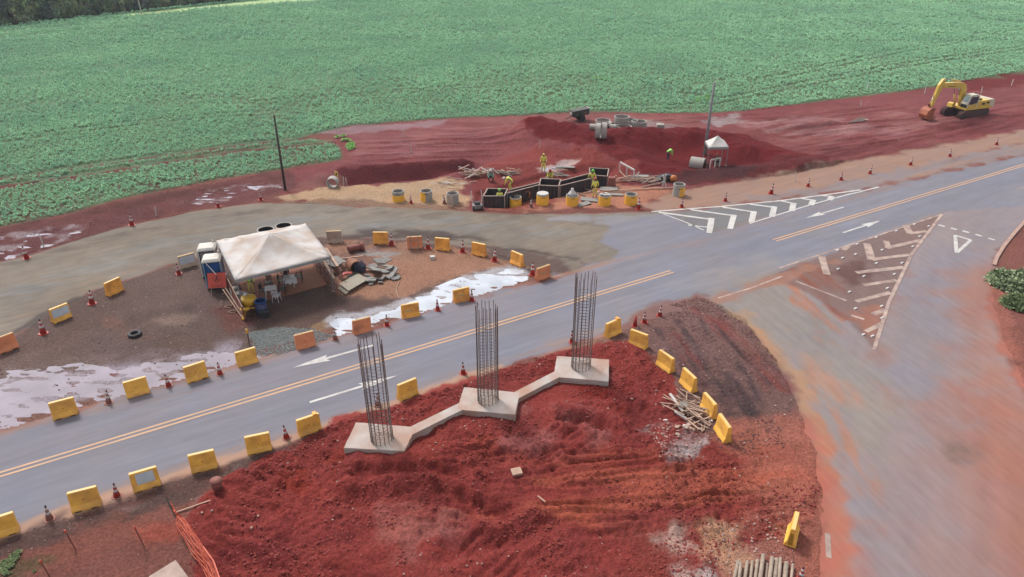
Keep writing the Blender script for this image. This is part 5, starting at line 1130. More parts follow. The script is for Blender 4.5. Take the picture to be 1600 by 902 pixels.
# yellow mixer, blue drum, white bins at the left tent corner
M['mixy'] = mat('yellow_machine_paint', (228, 176, 40), .45, var=.08, dust=.2, dustcol=CC(160, 110, 80))
p = P(389, 490); t = empty('yellow_mixer', p, R(-8), 'yellow concrete mixer with round bowl at the front left tent leg', 'machine')
MB().lathe([(.22, .45), (.52, .75), (.56, .95), (.50, 1.12), (.42, 1.14)], 20, c=(0, .25, 0)).build('bowl', M['mixy'], t, True); MB().lathe([(.05, -.03), (.3, -.03), (.34, .05), (.25, .12)], 16, c=(0, -.35, .55)).build('drive_wheel', M['mixy'], t, True)
MB().bar(Vector((0, -.35, .5)), Vector((.05, -.95, .08)), .16, .12).build('tow_arm', M['mixy'], t)
for s in (-1, 1): MB().tube([(s * .1, -.2, .55), (s * .45, -.05, .5), (s * .42, .3, .3), (s * .4, .35, 0)], .05, 6).build('frame_leg', M['mixy'], t)
MB().lathe([(.06, 1.12), (.12, 1.2), (.1, 1.32)], 10, c=(-.25, .4, 0)).build('hopper', M['white'], t)
p = P(410, 490); t = empty('blue_drum', p, 0, 'dark blue drum in the shade beside the yellow mixer', 'drum'); M['dblue'] = mat('navy_drum', (36, 56, 110), .5, var=.15, dust=.2)
MB().lathe([(.36, 0), (.38, .3), (.36, .32), (.38, .62), (.36, .64), (.37, .98)], 20, capt=False).build('drum_wall', M['dblue'], t, True); ring_mb(.39, .05, .06, z0=.96).build('drum_rim', M['blue'], t)
tag(MB().box((0, 0, .25), (.7, .5, .5)).build('tool_box', M['dark'], None, bevel=.04, loc=P(409, 500) * 1.0 + Vector((.1, .4, 0))), 'black box in front of the blue drum', 'box')
for i, (x, y, s) in enumerate(((368, 462, .30), (377, 470, .34), (385, 471, .26))):
    t = empty('plastic_bin', P(x, y), 0, ['small white bin behind the board railing', 'white bin beside the left tent leg', 'grey white bin left of the mixer'][i], 'bin', 'bins at the tent corner'); MB().lathe([(s * .8, 0), (s, .55)], 14).build('bin_body', M['white'], t, True); MB().lathe([(s * 1.06, .55), (s * 1.06, .6), (s * .5, .68)], 14).build('bin_lid', M['greyp'], t, True)

# small tent
_c = at(1120, 250); T2 = [(20.32, 75.61), (20.19, 73.36), (22.25, 73.50), (22.40, 75.9)]; c2 = Vector((21.3, 74.6, 0)); c2.z = zt(21.3, 74.6)
tent('gazebo', c2, T2, 2.35 - c2.z, 3.25 - c2.z, 'small white pyramid gazebo standing at the utility pole', .22, .10, 'white')

# ------------------------------------------------------------------ poles
M['poleg'] = mat('grey_concrete_pole', (150, 148, 152), .8, var=.12, dust=.2); M['poled'] = mat('dark_timber_pole', (78, 66, 66), .85, var=.2, scale=2)
def pole(p, h, r0, r1, m, label, arms=True, lean=(0, 0)):
    t = empty('utility_pole', p - Vector((0, 0, .1)), 0, label, 'utility pole'); t.rotation_euler.x, t.rotation_euler.y = lean
    MB().tube([(0, 0, 0), (0, 0, h * .5), (0, 0, h)], [r0, (r0 + r1) / 2, r1], 10).build('shaft', M[m], t, True)
    for i in range(3): MB().box((0, -r1 * 1.1, h * (.3 + .2 * i)), (.08, .03, .14)).build('step_plate', M[m], t)
    if arms:
        MB().tube([(.0, 0, h - .15), (.28, -.05, h + .12), (.32, -.05, h + .3)], .03, 6).build('insulator_bracket', M['white'], t); MB().lathe([(.05, h + .28), (.07, h + .34), (.05, h + .40), (.07, h + .44), (.03, h + .5)], 8, c=(.32, -.05, 0)).build('insulator', M['white'], t)
    return t
pole(P(446, 297.5), 7.4, .13, .08, 'poled', 'slim dark utility pole between the crop strip and the detour', False)
pole(P(1101, 240), 7.9, .19, .10, 'poleg', 'grey concrete utility pole beside the small gazebo', True, (0, R(.6)))
pole(at(221, 22), 9.5, .16, .10, 'white', 'distant white pole at the far edge of the crop by the trees', False)

# ------------------------------------------------------------------ excavator
M['exy'] = mat('excavator_yellow', (250, 208, 90), .4, var=.06, dust=.15, dustcol=CC(190, 140, 90), scale=1.5); M['exo'] = mat('muddy_orange_bucket', (190, 104, 66), .7, var=.15, dust=.5, dustcol=CC(120, 60, 56), scale=2)
M['track'] = mat('muddy_track', (92, 58, 58), .85, var=.25, dust=.4, dustcol=CC(126, 70, 68), scale=4); M['glass'] = mat('cab_glass', (28, 50, 84), .08, var=.05, spec=.9); M['glass2'] = mat('bright_windscreen', (150, 180, 180), .08, var=.05, spec=.9)
M['cream'] = mat('cream_cab_paint', (232, 222, 200), .45, var=.04, dust=.1); M['chrome'] = mat('chrome_rod', (210, 212, 216), .2, metal=.8)
eg = zt(58.5, 94.8); ex = empty('excavator', (58.5, 94.8, eg - .03), math.atan2(-.442, -.897), 'yellow tracked excavator with its bucket resting on the red earth', 'excavator')
for sy in (-1, 1):
    prof = []; L = 2.25; r = .44
    for k in range(9): a = PI / 2 + PI * k / 8; prof.append((-L + r * math.cos(a), r + .02 + r * math.sin(a)))
    for k in range(9): a = -PI / 2 + PI * k / 8; prof.append((L + r * math.cos(a), r + .02 + r * math.sin(a)))
    tr = MB().prism(prof, -.3, .3, lambda p, h: (p[0], sy * 1.2 + h, p[1])).build('track', M['track'], ex)
    pad = MB(); per = prof + [prof[0]]
    for a, b in zip(per, per[1:]):
        a = Vector((a[0], 0, a[1])); b = Vector((b[0], 0, b[1])); n = max(1, round((b - a).length / .19))
        for i in range(n): m_ = a.lerp(b, (i + .5) / n); o_ = Vector(((b - a).z, 0, -(b - a).x)).normalized(); o_ = -o_ if o_.dot(m_ - Vector((m_.x * .98, 0, .46))) < 0 else o_; pad.bar(m_ + o_ * .03 + Vector((0, sy * 1.2 - .32, 0)), m_ + o_ * .03 + Vector((0, sy * 1.2 + .32, 0)), .07, .06)
    tag(pad.build('track_pads', M['track'], tr), kind='stuff')
    for x in (-2.25, 2.25): MB().lathe([(.34, -.31), (.34, .31)], 14, c=(x, sy * 1.2, .46), rot=Matrix.Rotation(R(90), 3, 'X')).build('sprocket', M['dark'], tr)
    for i in range(5): MB().lathe([(.13, -.31), (.13, .31)], 10, c=(-1.5 + .75 * i, sy * 1.2, .24), rot=Matrix.Rotation(R(90), 3, 'X')).build('roller', M['dark'], tr)
MB().box((0, 0, .62), (1.8, 1.8, .35)).build('undercarriage', M['track'], ex, bevel=.05); MB().lathe([(.75, .78), (.75, 1.0)], 20).build('slew_ring', M['dark'], ex)
ho = math.radians(-6); hr = Matrix.Rotation(ho, 3, 'Z')
def hv(x, y, z): return hr @ Vector((x, y, z))
def hp(name, poly, y0, y1, m, parent, bevel=.03): return MB().prism(poly, y0, y1, lambda p, h: hv(p[0], h, p[1])).build(name, M[m], parent, bevel=bevel)
hp('deck', [(-2.9, 1.0), (1.5, 1.0), (1.5, 1.28), (-2.9, 1.28)], -1.35, 1.35, 'exy', ex)
hp('engine_housing', [(-2.6, 1.28), (-.3, 1.28), (-.3, 2.02), (-2.2, 2.08), (-2.6, 1.95)], -1.3, 1.3, 'exy', ex, .06)
hp('counterweight', [(-3.25, 1.05), (-2.35, 1.0), (-2.35, 2.15), (-3.05, 2.12), (-3.25, 1.9)], -1.33, 1.33, 'cream', ex, .1)
cabp = [(-.35, 1.28), (1.45, 1.28), (1.5, 1.75), (1.15, 2.78), (-.35, 2.78)]
cab = hp('cab', cabp, .35, 1.33, 'cream', ex, .05)
MB().prism([(-.2, 2.78), (1.2, 2.78), (1.0, 2.9), (-.1, 2.9)], .38, 1.30, lambda p, h: hv(p[0], h, p[1])).build('cab_roof', M['cream'], cab, bevel=.04)
hp('side_window', [(-.15, 1.85), (.75, 1.7), (1.3, 1.75), (1.02, 2.66), (-.15, 2.66)], 1.335, 1.35, 'glass', cab, 0)
hp('door_panel', [(-.1, 1.32), (1.3, 1.32), (1.38, 1.68), (.75, 1.64), (-.1, 1.8)], 1.335, 1.345, 'exy', cab, 0)
MB().add([hv(1.50, .43, 1.72), hv(1.50, 1.25, 1.72), hv(1.20, 1.22, 2.7), hv(1.20, .46, 2.7)], [(0, 1, 2, 3)]).build('windscreen', M['glass2'], cab)
hp('front_panel', [(1.44, 1.3), (1.5, 1.3), (1.53, 1.72), (1.47, 1.72)], .42, 1.27, 'dark', cab, 0)
hp('side_window', [(-.15, 1.85), (1.3, 1.75), (1.02, 2.66), (-.15, 2.66)], .33, .345, 'glass', cab, 0)
hp('side_vent', [(-1.6, 1.5), (-1.1, 1.5), (-1.1, 1.75), (-1.6, 1.75)], 1.302, 1.315, 'dark', ex, 0); hp('side_vent', [(-2.3, 1.6), (-1.9, 1.6), (-1.9, 1.85), (-2.3, 1.85)], 1.302, 1.315, 'dark', ex, 0)
hp('top_hatch', [(-1.3, 2.03), (-.45, 2.03), (-.45, 2.22), (-1.3, 2.22)], -.3, 1.0, 'dark', ex, .03); MB().tube([hv(-1.9, -.6, 2.0), hv(-1.9, -.6, 2.6)], .07, 8).build('exhaust', M['dark'], ex)
boom = hp('boom', [(.7, 1.35), (1.25, 1.3), (1.75, 3.2), (2.15, 3.6), (5.0, 3.92), (5.35, 4.3), (5.1, 4.5), (2.0, 4.35), (1.3, 4.1), (.95, 3.5)], -.24, .24, 'exy', ex, .03)
hp('boom_stripe', [(3.0, 3.86), (4.3, 3.98), (4.3, 4.06), (3.0, 3.94)], .242, .25, 'dark', boom, 0)
stick = hp('stick', [(4.85, 4.95), (5.25, 5.0), (5.75, 4.3), (6.25, 1.55), (6.02, 1.5), (5.15, 3.7)], -.18, .18, 'exy', ex, .03)
def cyl(a, b, r, name='hydraulic_cylinder', par=ex):
    a = hv(*a); b = hv(*b); c = a.lerp(b, .55); o = MB().tube([a, c], r, 10).build(name, M['exy'], par, True); MB().tube([c, b], r * .5, 8).build('piston_rod', M['chrome'], o, True)
cyl((2.3, 0, 4.5), (4.95, 0, 4.95), .10); cyl((1.6, .35, 1.4), (2.6, .35, 3.85), .10); cyl((1.6, -.35, 1.4), (2.6, -.35, 3.85), .10); cyl((5.3, 0, 4.1), (6.5, 0, 2.0), .09)
bk = hp('bucket', [(5.75, 1.45), (6.35, 1.6), (6.9, 1.3), (7.15, .75), (6.95, .25), (6.4, .02), (5.75, .1), (5.45, .4), (5.9, .55), (6.0, 1.1)], -.62, .62, 'exo', ex, .04)
for i in range(5): MB().box(hv(5.42, -.5 + .25 * i, .3), (.3, .09, .07), hr).build('tooth', M['track'], bk)
hp('bucket_link', [(6.05, 1.4), (6.3, 1.4), (6.6, 2.05), (6.45, 2.15)], -.1, .1, 'exo', ex, .02)
tp = hp('front_toolbox', [(1.5, 1.02), (1.95, 1.02), (1.9, 1.55), (1.5, 1.6)], -1.2, -.4, 'exy', ex, .05)
tag(MB().prism([(-1.3, 0), (1.2, 0), (1.5, .5), (.7, .55)], -.1, .1, lambda p, h: (p[0], h, p[1])).build('concrete_slab', M['conc'], None, bevel=.02, loc=P(1337, 191), rot=(R(-35), 0, R(18))), 'pale broken concrete slab lying on the red ground left of the excavator', 'slab')
tag(MB().box((0, 0, .05), (.9, .5, .16)).build('broken_block', M['paint_b'], None, bevel=.03, loc=P(1351, 188)), 'small pinkish block beside the broken concrete slab', 'block')

# ------------------------------------------------------------------ cart, pipe rings, culvert pipes
cp = P(905, 188); t = empty('tip_cart', cp, R(18), 'dark two wheeled tip cart at the edge of the crop', 'cart')
M['cart'] = mat('dark_cart_steel', (62, 66, 64), .7, dust=.3)
hb = MB(); hb.prism([(-1.0, .55), (1.0, .75), (1.15, 1.55), (-1.15, 1.3)], -.6, .6, lambda p, h: (p[0], h, p[1])); hb.build('body', M['cart'], t, bevel=.03); MB().box((1.16, 0, 1.2), (.08, 1.1, .75)).build('tailgate', M['woodw'], t)
for s in (-1, 1): MB().lathe([(.42, -.1), (.42, .1)], 14, c=(.1, s * .7, .42), rot=Matrix.Rotation(R(90), 3, 'X')).build('wheel', M['dark'], t)
MB().bar(Vector((-1, 0, .6)), Vector((-1.9, 0, .3)), .1).build('tow_bar', M['cart'], t); MB().box((-1.14, 0, .95), (.05, .5, .3)).build('front_plate', M['woodw'], t)
def cring(x, y, r, L, tilt, rz, label, z=0, t_=.1, lying=False):
    p = P(x, y); o = ring_mb(r, L, t_, seg=22).build('pipe_ring', M['ring'], None, bevel=.012, loc=p + Vector((0, 0, z))); o.rotation_euler = (0, tilt, rz) if not lying else (R(90), 0, rz)
    if lying: o.location.z += r - .03
    tag(o, label, 'pipe ring', 'concrete pipe rings behind the red heap'); return o
cring(942, 196, .95, .35, 0, 0, 'flat ring lying alone left of the ring group, lower one'); cring(942, 196, .95, .3, 0, 0, 'flat ring lying alone left of the ring group, upper one', .38)
for i, (x, y, z) in enumerate(((971, 195, 0), (971, 195, .36), (971, 195, .72), (984, 196, 0), (984, 196, .36), (998, 198, 0), (998, 198, .36), (975, 201, 0))):
    cring(x, y, .95, .33, 0, 0, ['bottom ring of the left stack of three flat rings', 'middle ring of the left stack of three flat rings', 'top ring of the left stack of three flat rings', 'lower flat ring of the middle pair', 'upper flat ring of the middle pair', 'lower flat ring of the right pair', 'upper flat ring of the right pair', 'ring lying in front of the left stack'][i], z)
for i, (x, y, r, L, rz) in enumerate(((931, 215, .85, .55, 75), (940, 214, .9, .55, 82), (922, 203, .38, .8, 60), (932, 203, .38, .8, 60), (953, 203, .38, .8, 70), (951, 198, .36, .6, 40))):
    cring(x, y, r, L, 0, R(rz), ['large ribbed ring on edge, left one', 'large ribbed ring on edge, right one', 'small pipe lying at the left above the large rings', 'small pipe lying between the two others', 'small pipe lying right of the large rings', 'small pipe lying behind the right small pipe'][i], 0, .08, True)
tag(MB().box((0, 0, .35), (.9, .8, .7)).build('concrete_block', M['ring'], None, bevel=.04, loc=P(1031, 203)), 'grey concrete block behind the red heap, right of the rings', 'block')
ob = P(1088, 258); o = ring_mb(.72, 1.5, .09, seg=26).build('culvert_pipe', M['ring'], None, bevel=.02, loc=ob + Vector((-.6, .1, .12))); o.rotation_euler = (R(90), 0, R(62)); tag(o, 'grey concrete pipe half buried in red earth near the gazebo', 'pipe')
o = ring_mb(.55, .8, .08, seg=20).build('culvert_mouth', M['ring'], None, bevel=.02, loc=P(521, 292) + Vector((0, .3, .5))); o.rotation_euler = (R(90), 0, 0); tag(o, 'concrete pipe mouth below the yellow arrow sign', 'pipe')
# yellow arrow sign
t = empty('arrow_sign', P(528, 287), R(-50), 'small yellow chevron sign on a post beside the dark ditch', 'sign'); MB().tube([(0, 0, 0), (0, 0, 1.7)], .035, 6).build('post', M['wood'], t); MB().box((0, -.05, 1.25), (.62, .03, .95)).build('sign_panel', M['exy'], t)
ch = MB(); ch.bar(Vector((.16, -.07, 1.62)), Vector((-.14, -.07, 1.27)), .012, .16); ch.bar(Vector((-.14, -.07, 1.27)), Vector((.16, -.07, .92)), .012, .16); ch.build('chevron', M['ink'], t)
# clay pipe, rusty drum and dark block, tyre, box
M['clay'] = mat('red_clay_pipe', (150, 84, 74), .8, var=.15, dust=.2)
o = MB(); o.add(*(lambda b: (b.v, b.f))(ring_mb(.26, 1.15, .05, seg=18))); o.add(*(lambda b: (b.v, b.f))(ring_mb(.36, .28, .07, z0=-.1, seg=18)))
o = o.build('clay_pipe', M['clay'], None, bevel=.01, loc=P(566, 392) + Vector((0, .1, .33))); o.rotation_euler = (R(90), 0, R(-62)); tag(o, 'red clay pipe with a flared mouth lying near the amber barrier', 'pipe')
M['rustd'] = mat('rusty_orange_drum', (150, 96, 70), .8, var=.2, dust=.2)
o = MB().lathe([(.5, 0), (.52, .05), (.5, .4), (.52, .42), (.5, .9), (.52, .95), (.44, .95), (.42, .5)], 20, capt=False).build('rusty_tank', M['rustd'], None, True, loc=P(549, 422) + Vector((0, .2, .48))); o.rotation_euler = (R(90), 0, R(35)); tag(o, 'rusty orange open tank lying on its side behind the slab pile', 'tank')
tag(MB().prism([(-.35, 0), (.4, 0), (.45, .5), (.1, .85), (-.3, .8)], -.3, .3, lambda p, h: (p[0], h, p[1])).build('dark_sack', mat('slate_blue_tarp', (72, 74, 96), .8, var=.15), None, bevel=.08, loc=P(562, 424), rot=(0, 0, R(-20))), 'slate blue covered lump right of the rusty tank', 'sack')
tag(MB().bar(Vector((-.9, 0, .9)), Vector((.7, .1, 1.05)), .1).build('timber_pole', M['wood'], None, loc=P(555, 421)), 'pale stick lying across the rusty tank', 'stick')
tag(MB().bar(Vector((-.9, 0, .1)), Vector((.9, -.1, .1)), .08).build('timber_pole', M['wood2'], None, loc=P(535, 405)), 'dark stick lying left of the rusty tank', 'stick')
ty = MB(); vs = []; fs = []
for k in range(28):
    a = 2 * PI * k / 28
    for rr, z in ((.22, .05), (.28, 0), (.38, .0), (.43, .05), (.43, .15), (.38, .20), (.28, .20), (.22, .15)): vs.append((rr * math.cos(a), rr * math.sin(a), z))
for k in range(28):
    for j in range(8): fs.append((k * 8 + j, ((k + 1) % 28) * 8 + j, ((k + 1) % 28) * 8 + (j + 1) % 8, k * 8 + (j + 1) % 8))
tag(ty.add(vs, fs).build('tyre', M['dark'], None, True, loc=P(211, 524)), 'dark tyre lying alone on the brown island ground', 'tyre')
tag(MB().box((0, 0, .13), (.36, .28, .26)).build('small_box', M['white'], None, loc=P(676, 405)), 'small white box on the orange ground below the amber barriers', 'box')
tag(MB().box((0, 0, .06), (.5, .42, .14)).build('small_box', M['wood'], None, loc=P(807, 738), rot=(R(6), 0, .3)), 'small pale wooden tray lying alone on the red heap', 'box')
# yellow stick at gravel, dark pipe stub
t = empty('depth_post', P(390, 541), 0, 'thin dark post with a yellow tag beside the grey gravel', 'post'); MB().tube([(0, 0, 0), (.03, 0, 1.0)], .03, 6).build('post', M['dark'], t); MB().box((.0, 0, 1.1), (.12, .08, .3)).build('tag', M['mixy'], t)
t = empty('pipe_stub', P(340, 763), 0, 'rusty pipe stub with dark mouth at the corner of the red heap', 'pipe'); MB().lathe([(.22, 0), (.24, .5), (.18, .5), (.16, .1)], 18, capt=False).build('pipe_wall', M['clay'], t, True); MB().lathe([(.27, .42), (.27, .52)], 18).build('pipe_cap', M['rust'], t, True)
# ------------------------------------------------------------------ slab pile, corrugated sheets
M['slabg'] = mat('grey_broken_slab', (156, 152, 148), .9, var=.15, dust=.2, dustcol=CC(170, 140, 120), scale=4); q = random.Random(5)
def chunk(sx, sy, sz, seed):
    qq = random.Random(seed); n = qq.choice((4, 5, 5, 6)); pl = []
    for i in range(n): a = 2 * PI * (i + qq.uniform(-.25, .25)) / n; pl.append((math.cos(a) * sx * qq.uniform(.45, .6), math.sin(a) * sy * qq.uniform(.45, .6)))
    return MB().prism(pl, 0, sz)
sl = [(578, 437, 1.3, .9, .1, 18), (592, 421, 1.9, .8, .1, -10), (604, 420, 1.6, .6, .3, 5), (615, 427, 1.5, .7, .2, -25), (587, 428, 1.2, .9, .45, 25), (598, 415, 1.5, .7, .5, 15), (575, 431, .6, .5, .1, 60), (582, 436, .6, .6, .05, 75), (590, 436, .6, .6, .05, 70), (598, 434, .5, .6, .08, 65), (608, 432, .6, .5, .05, 10), (618, 434, .7, .4, .02, 5), (600, 428, .9, .6, .3, 35), (584, 422, .8, .5, .4, 0), (608, 425, .9, .5, .35, -30), (594, 440, .5, .4, 0, 10), (580, 442, .4, .4, 0, 0), (622, 430, .6, .3, 0, -15)]
for i, (x, y, a, b, z, rt) in enumerate(sl): tag(chunk(a, b, .09, i).build('broken_slab', M['slabg'], None, bevel=.008, loc=P(x, y + 3) + Vector((0, 0, z + .05)), rot=(R(q.uniform(-22, 22)), R(rt * .4), R(q.uniform(0, 180)))), 'broken grey slab fragment in the pile right of the tent', 'slab', 'broken slabs piled right of the tent')
M['sheet'] = mat('beige_corrugated_sheet', (190, 180, 164), .7, var=.08, dust=.2, scale=2)
def sheet(corners, z, label, m='sheet', n=26):
    a, b, c, d = [at(*p) for p in corners]; o = (a + b + c + d) / 4; vs = []; fs = []
    for i in range(n + 1):
        p0 = a.lerp(b, i / n) - o; p1 = d.lerp(c, i / n) - o; dz = .03 * math.cos(i * PI)
        vs += [(p0.x, p0.y, dz), (p1.x, p1.y, dz + .05)]
    fs = [(2 * i, 2 * i + 2, 2 * i + 3, 2 * i + 1) for i in range(n)]
    ob_ = MB().add(vs, fs).build('corrugated_sheet', M[m], None, loc=Vector((o.x, o.y, zt(o.x, o.y) + z))); s_ = ob_.modifiers.new('t', 'SOLIDIFY'); s_.thickness = .012; return tag(ob_, label, 'roofing sheet')
sheet([(530, 448), (560, 432), (576, 442), (545, 460)], .22, 'beige corrugated sheet lying flat right of the tent railing'); sheet([(527, 452), (545, 443), (556, 452), (540, 463)], .08, 'dusty sheet half under the beige corrugated sheet'); sheet([(541, 434), (556, 428), (562, 432), (548, 441)], .12, 'small grey sheet behind the beige corrugated sheet', 'slabg')
tag(MB().prism([(-.5, 0), (-.1, .16), (.5, .1), (.4, .02)], -.15, .15, lambda p, h: (p[0], h, p[1])).build('red_cloth', M['cr'], None, bevel=.03, loc=P(541, 434) + Vector((0, 0, .25)), rot=(0, 0, .5)), 'crumpled red cloth behind the corrugated sheets', 'cloth')
tag(MB().tube([P(624, 440) - P(624, 466) + Vector((0, 0, .04)), P(619, 452) - P(624, 466) + Vector((0, 0, .05)), P(621, 462) - P(624, 466) + Vector((0, 0, .04)), Vector((0, 0, .03))], .03, 6).build('bent_hose', M['wood'], None, loc=P(624, 466)), 'thin bent pale hose at the top of the white puddle', 'hose')
# grey plates under rear tent corner
for i, (x, y) in enumerate(((520, 405), (528, 411), (522, 415))): tag(MB().box((0, 0, .45 + i * .1), (1.1, .8, .04)).build('grey_plate', M['slabg'], None, loc=P(x, y + 8), rot=(R(5 * i), R(4), R(30 + 20 * i))), ['top', 'right', 'lower'][i] + ' grey plate stacked behind the right tent leg', 'plate')

# ------------------------------------------------------------------ timber
q = random.Random(21)
def stick_at(x, y, L, ang, z0, z1, w_, m, label, group=None, name='timber_stick', rnd_=False):
    w_ *= .85
    p = P(x, y); d = Vector((math.cos(R(ang)), math.sin(R(ang)), 0)) * L / 2; a = -d + Vector((0, 0, z0 + w_ / 2)); b = d + Vector((0, 0, z1 + w_ / 2))
    mb = MB().tube([a, b], w_ / 2, 8) if rnd_ else MB().bar(a, b, w_, w_ * .6)
    return tag(mb.build(name, M[m], None, loc=p), label, 'stick' if name != 'log' else 'log', group)
# heap of sticks beside the curved row of barriers
for i in range(38):
    x = q.gauss(1080, 12); y = q.gauss(645, 9) + (x - 1080) * .35
    stick_at(x, y, q.uniform(.7, 2.1), q.choice((-45, -40, -35, -50, -30, 80, 10, -60, 20, -20)) + q.uniform(-12, 12), q.uniform(.0, .45), q.uniform(.0, .45), q.uniform(.05, .09), q.choice(('wood', 'wood', 'wood', 'wood2')), 'loose pale stick in the timber heap beside the curved barriers', 'sticks in the heap beside the curved barriers')
for x, y, L, an, lb in ((1056, 636, 1.5, -72, 'broad white board at the left side of the timber heap'), (1062, 655, .7, -40, 'short white board at the lower left of the timber heap')): stick_at(x, y, L, an, .3, .15, .16, 'woodw', lb, name='white_board')
for x, y, L, an, lb in ((1078, 617, 1.3, -42, 'long stick lying just above the timber heap'), (1041, 632, .7, -8, 'single stick lying left of the timber heap'), (1051, 645, 1.4, -42, 'stick lying along the left edge of the timber heap'), (1096, 668, .9, 80, 'left one of two sticks pointing at the camera below the heap'), (1101, 667, .9, 68, 'right one of two sticks pointing at the camera below the heap'), (1108, 660, .7, 85, 'short stick beside the lowest curved barrier'), (303, 793, 1.5, 30, 'single stick lying on the pink ground at the lower left'), (846, 783, .5, -50, 'tiny stick on the red heap')): stick_at(x, y, L, an, .05, .05, .07, 'wood', lb)
for i in range(14): x, y = q.gauss(1080, 14), q.gauss(668, 7); tag(chunk(.3, .2, .05, i + 50).build('wood_chip', M[q.choice(('paint_b', 'woodw', 'wood'))], None, loc=P(x, y) + Vector((0, 0, .03)), rot=(q.uniform(-.3, .3), q.uniform(-.3, .3), q.uniform(0, 3))), 'pale chip scattered below the timber heap', 'rubble', 'chips below the timber heap')
tag(chunk(.55, .45, .06, 9).build('grey_plate', M['slabg'], None, loc=P(1068, 641) + Vector((0, 0, .35)), rot=(.1, .2, .4)), 'grey plate lying in the middle of the timber heap', 'plate')
# logs at the bottom edge
for i, (x0, x1, yt, r_) in enumerate(((1139, 1154, 873, .085), (1150, 1157, 880, .07), (1159, 1168, 874, .08), (1169, 1175, 877, .06), (1176, 1184, 872, .085), (1184, 1192, 867, .09), (1193, 1199, 878, .06), (1198, 1206, 871, .09), (1207, 1214, 870, .11), (1215, 1219, 872, .07), (1223, 1229, 876, .11), (1232, 1238, 882, .06))):
    a = at(x1, yt + 3, r_ * 1.2); b = at(x0 - 3, yt + 75, r_ * 1.2); g = max(0, zt(a.x, a.y)) + r_ * .6 + (.13 if i % 2 else 0)
    tag(MB().tube([(b - a) + Vector((0, 0, 0)), (b - a) * .5 + Vector((.02, 0, .01)), Vector((0, 0, 0))], [r_ * 1.1, r_, r_ * .95], 10).build('log', M['log'], None, True, loc=Vector((a.x, a.y, g))), ['first', 'second', 'third', 'fourth', 'fifth', 'sixth', 'seventh', 'eighth', 'ninth', 'tenth', 'eleventh', 'twelfth'][i] + ' log from the left in the log pile at the bottom edge', 'log', 'logs of the pile at the bottom edge')
# timber scraps in the work area
def heap(cx, cy, sx, sy, n, label, group, seed, ms=('wood', 'wood', 'woodw', 'wood2'), zmax=.6, lmin=.7, lmax=2.0):
    qq = random.Random(seed)
    for i in range(n): stick_at(qq.gauss(cx, sx), qq.gauss(cy, sy), qq.uniform(lmin, lmax), qq.uniform(-60, 60), qq.uniform(0, zmax), qq.uniform(0, zmax), qq.uniform(.07, .13), qq.choice(ms), label, group)
heap(742, 274, 9, 3.5, 34, 'pale board in the timber heap on the bank left of the crouching worker', 'boards of the left timber heap', 3); heap(790, 272, 12, 3.0, 18, 'grey board scattered right of the crouching worker', 'boards right of the crouching worker', 4, ('wood2', 'wood', 'slabg'), .35)
heap(708, 287, 14, 3.5, 16, 'short board scattered above the bare ring', 'boards above the bare ring', 6, ('wood', 'woodw', 'paint_b'), .2, .4, 1.3)
heap(1005, 284, 18, 3.2, 26, 'weathered board in the scrap heap right of the white trestle', 'boards of the right scrap heap', 8, ('wood2', 'wood', 'slabg'), .4, .9, 3.0); heap(868, 277, 12, 2.6, 14, 'grey plank in the scrap behind the middle formwork', 'planks behind the formwork', 9, ('slabg', 'wood2'), .3)
heap(905, 301, 25, 5, 18, 'loose board on the tan ground in front of the formwork', 'boards in front of the formwork', 10, ('wood', 'woodw', 'wood2', 'slabg'), .12, .6, 2.2)
stick_at(1000, 297, 7.5, 8, .05, .05, .12, 'wood', 'very long plank lying behind the right barrels'); stick_at(958, 302, 3.5, 14, .05, .05, .12, 'wood2', 'long plank lying above the last barrels')
for i, (x, y, a, b) in enumerate(((951, 296, 1.7, .9), (921, 313, 1.6, 1.0), (912, 320, 1.3, .7), (960, 305, 1.6, .6), (883, 262, 2.0, .5), (1001, 276, 1.6, .6))): tag(MB().box((0, 0, .07), (a, b, .06)).build('grey_sheet', M['slabg'], None, loc=P(x, y), rot=(R(q.uniform(-5, 5)), R(q.uniform(-5, 5)), R(q.uniform(-20, 40)))), ['grey sheet lying below the right end of the formwork', 'grey sheet behind the sixth and seventh barrels', 'small dark rimmed sheet left of the seventh barrel', 'grey sheet above the last two barrels', 'long grey sheet behind the middle formwork', 'grey sheet on top of the right scrap heap'][i], 'sheet')
# trestles, cross stakes
def trestle(a, b, h, n, label, brace=True):
    a = P(*a); b = P(*b); t = empty('trestle', a, 0, label, 'trestle'); d = b - a; MB().bar(Vector((0, 0, h)), d + Vector((0, 0, h)), .12, .14).build('top_beam', M['woodw'], t)
    for i in range(n): f = i / (n - 1); MB().box(d * f + Vector((0, 0, h / 2 - .15)), (.1, .1, h + .3)).build('leg', M['woodw'], t)
    if brace: MB().bar(Vector((0, -.1, h * .1)), d * .6 + Vector((0, -.6, -.2)), .1).build('brace', M['wood'], t); MB().bar(d + Vector((0, -.06, 0)), d + Vector((.5, 0, h * .8)), .08).build('brace', M['woodw'], t)
trestle((968, 268), (990, 281), 1.0, 3, 'white wooden trestle rail right of the formwork'); trestle((1109, 264), (1124, 261), .95, 3, 'white trestle in front of the worker under the gazebo', False)
for i, (a_, b_) in enumerate((((0, 0), (.2, 1.3)), ((.35, 0), (-.05, 1.2)))): tag(MB().bar(Vector((a_[0], 0, 0)), Vector((b_[0], -.1, b_[1])), .1, .12).build('cross_stake', M['woodw'], None, loc=P(1035, 292)), ['upright white stake of the crossed pair left of the lone barrel', 'slanting white stake of the crossed pair left of the lone barrel'][i], 'stake')
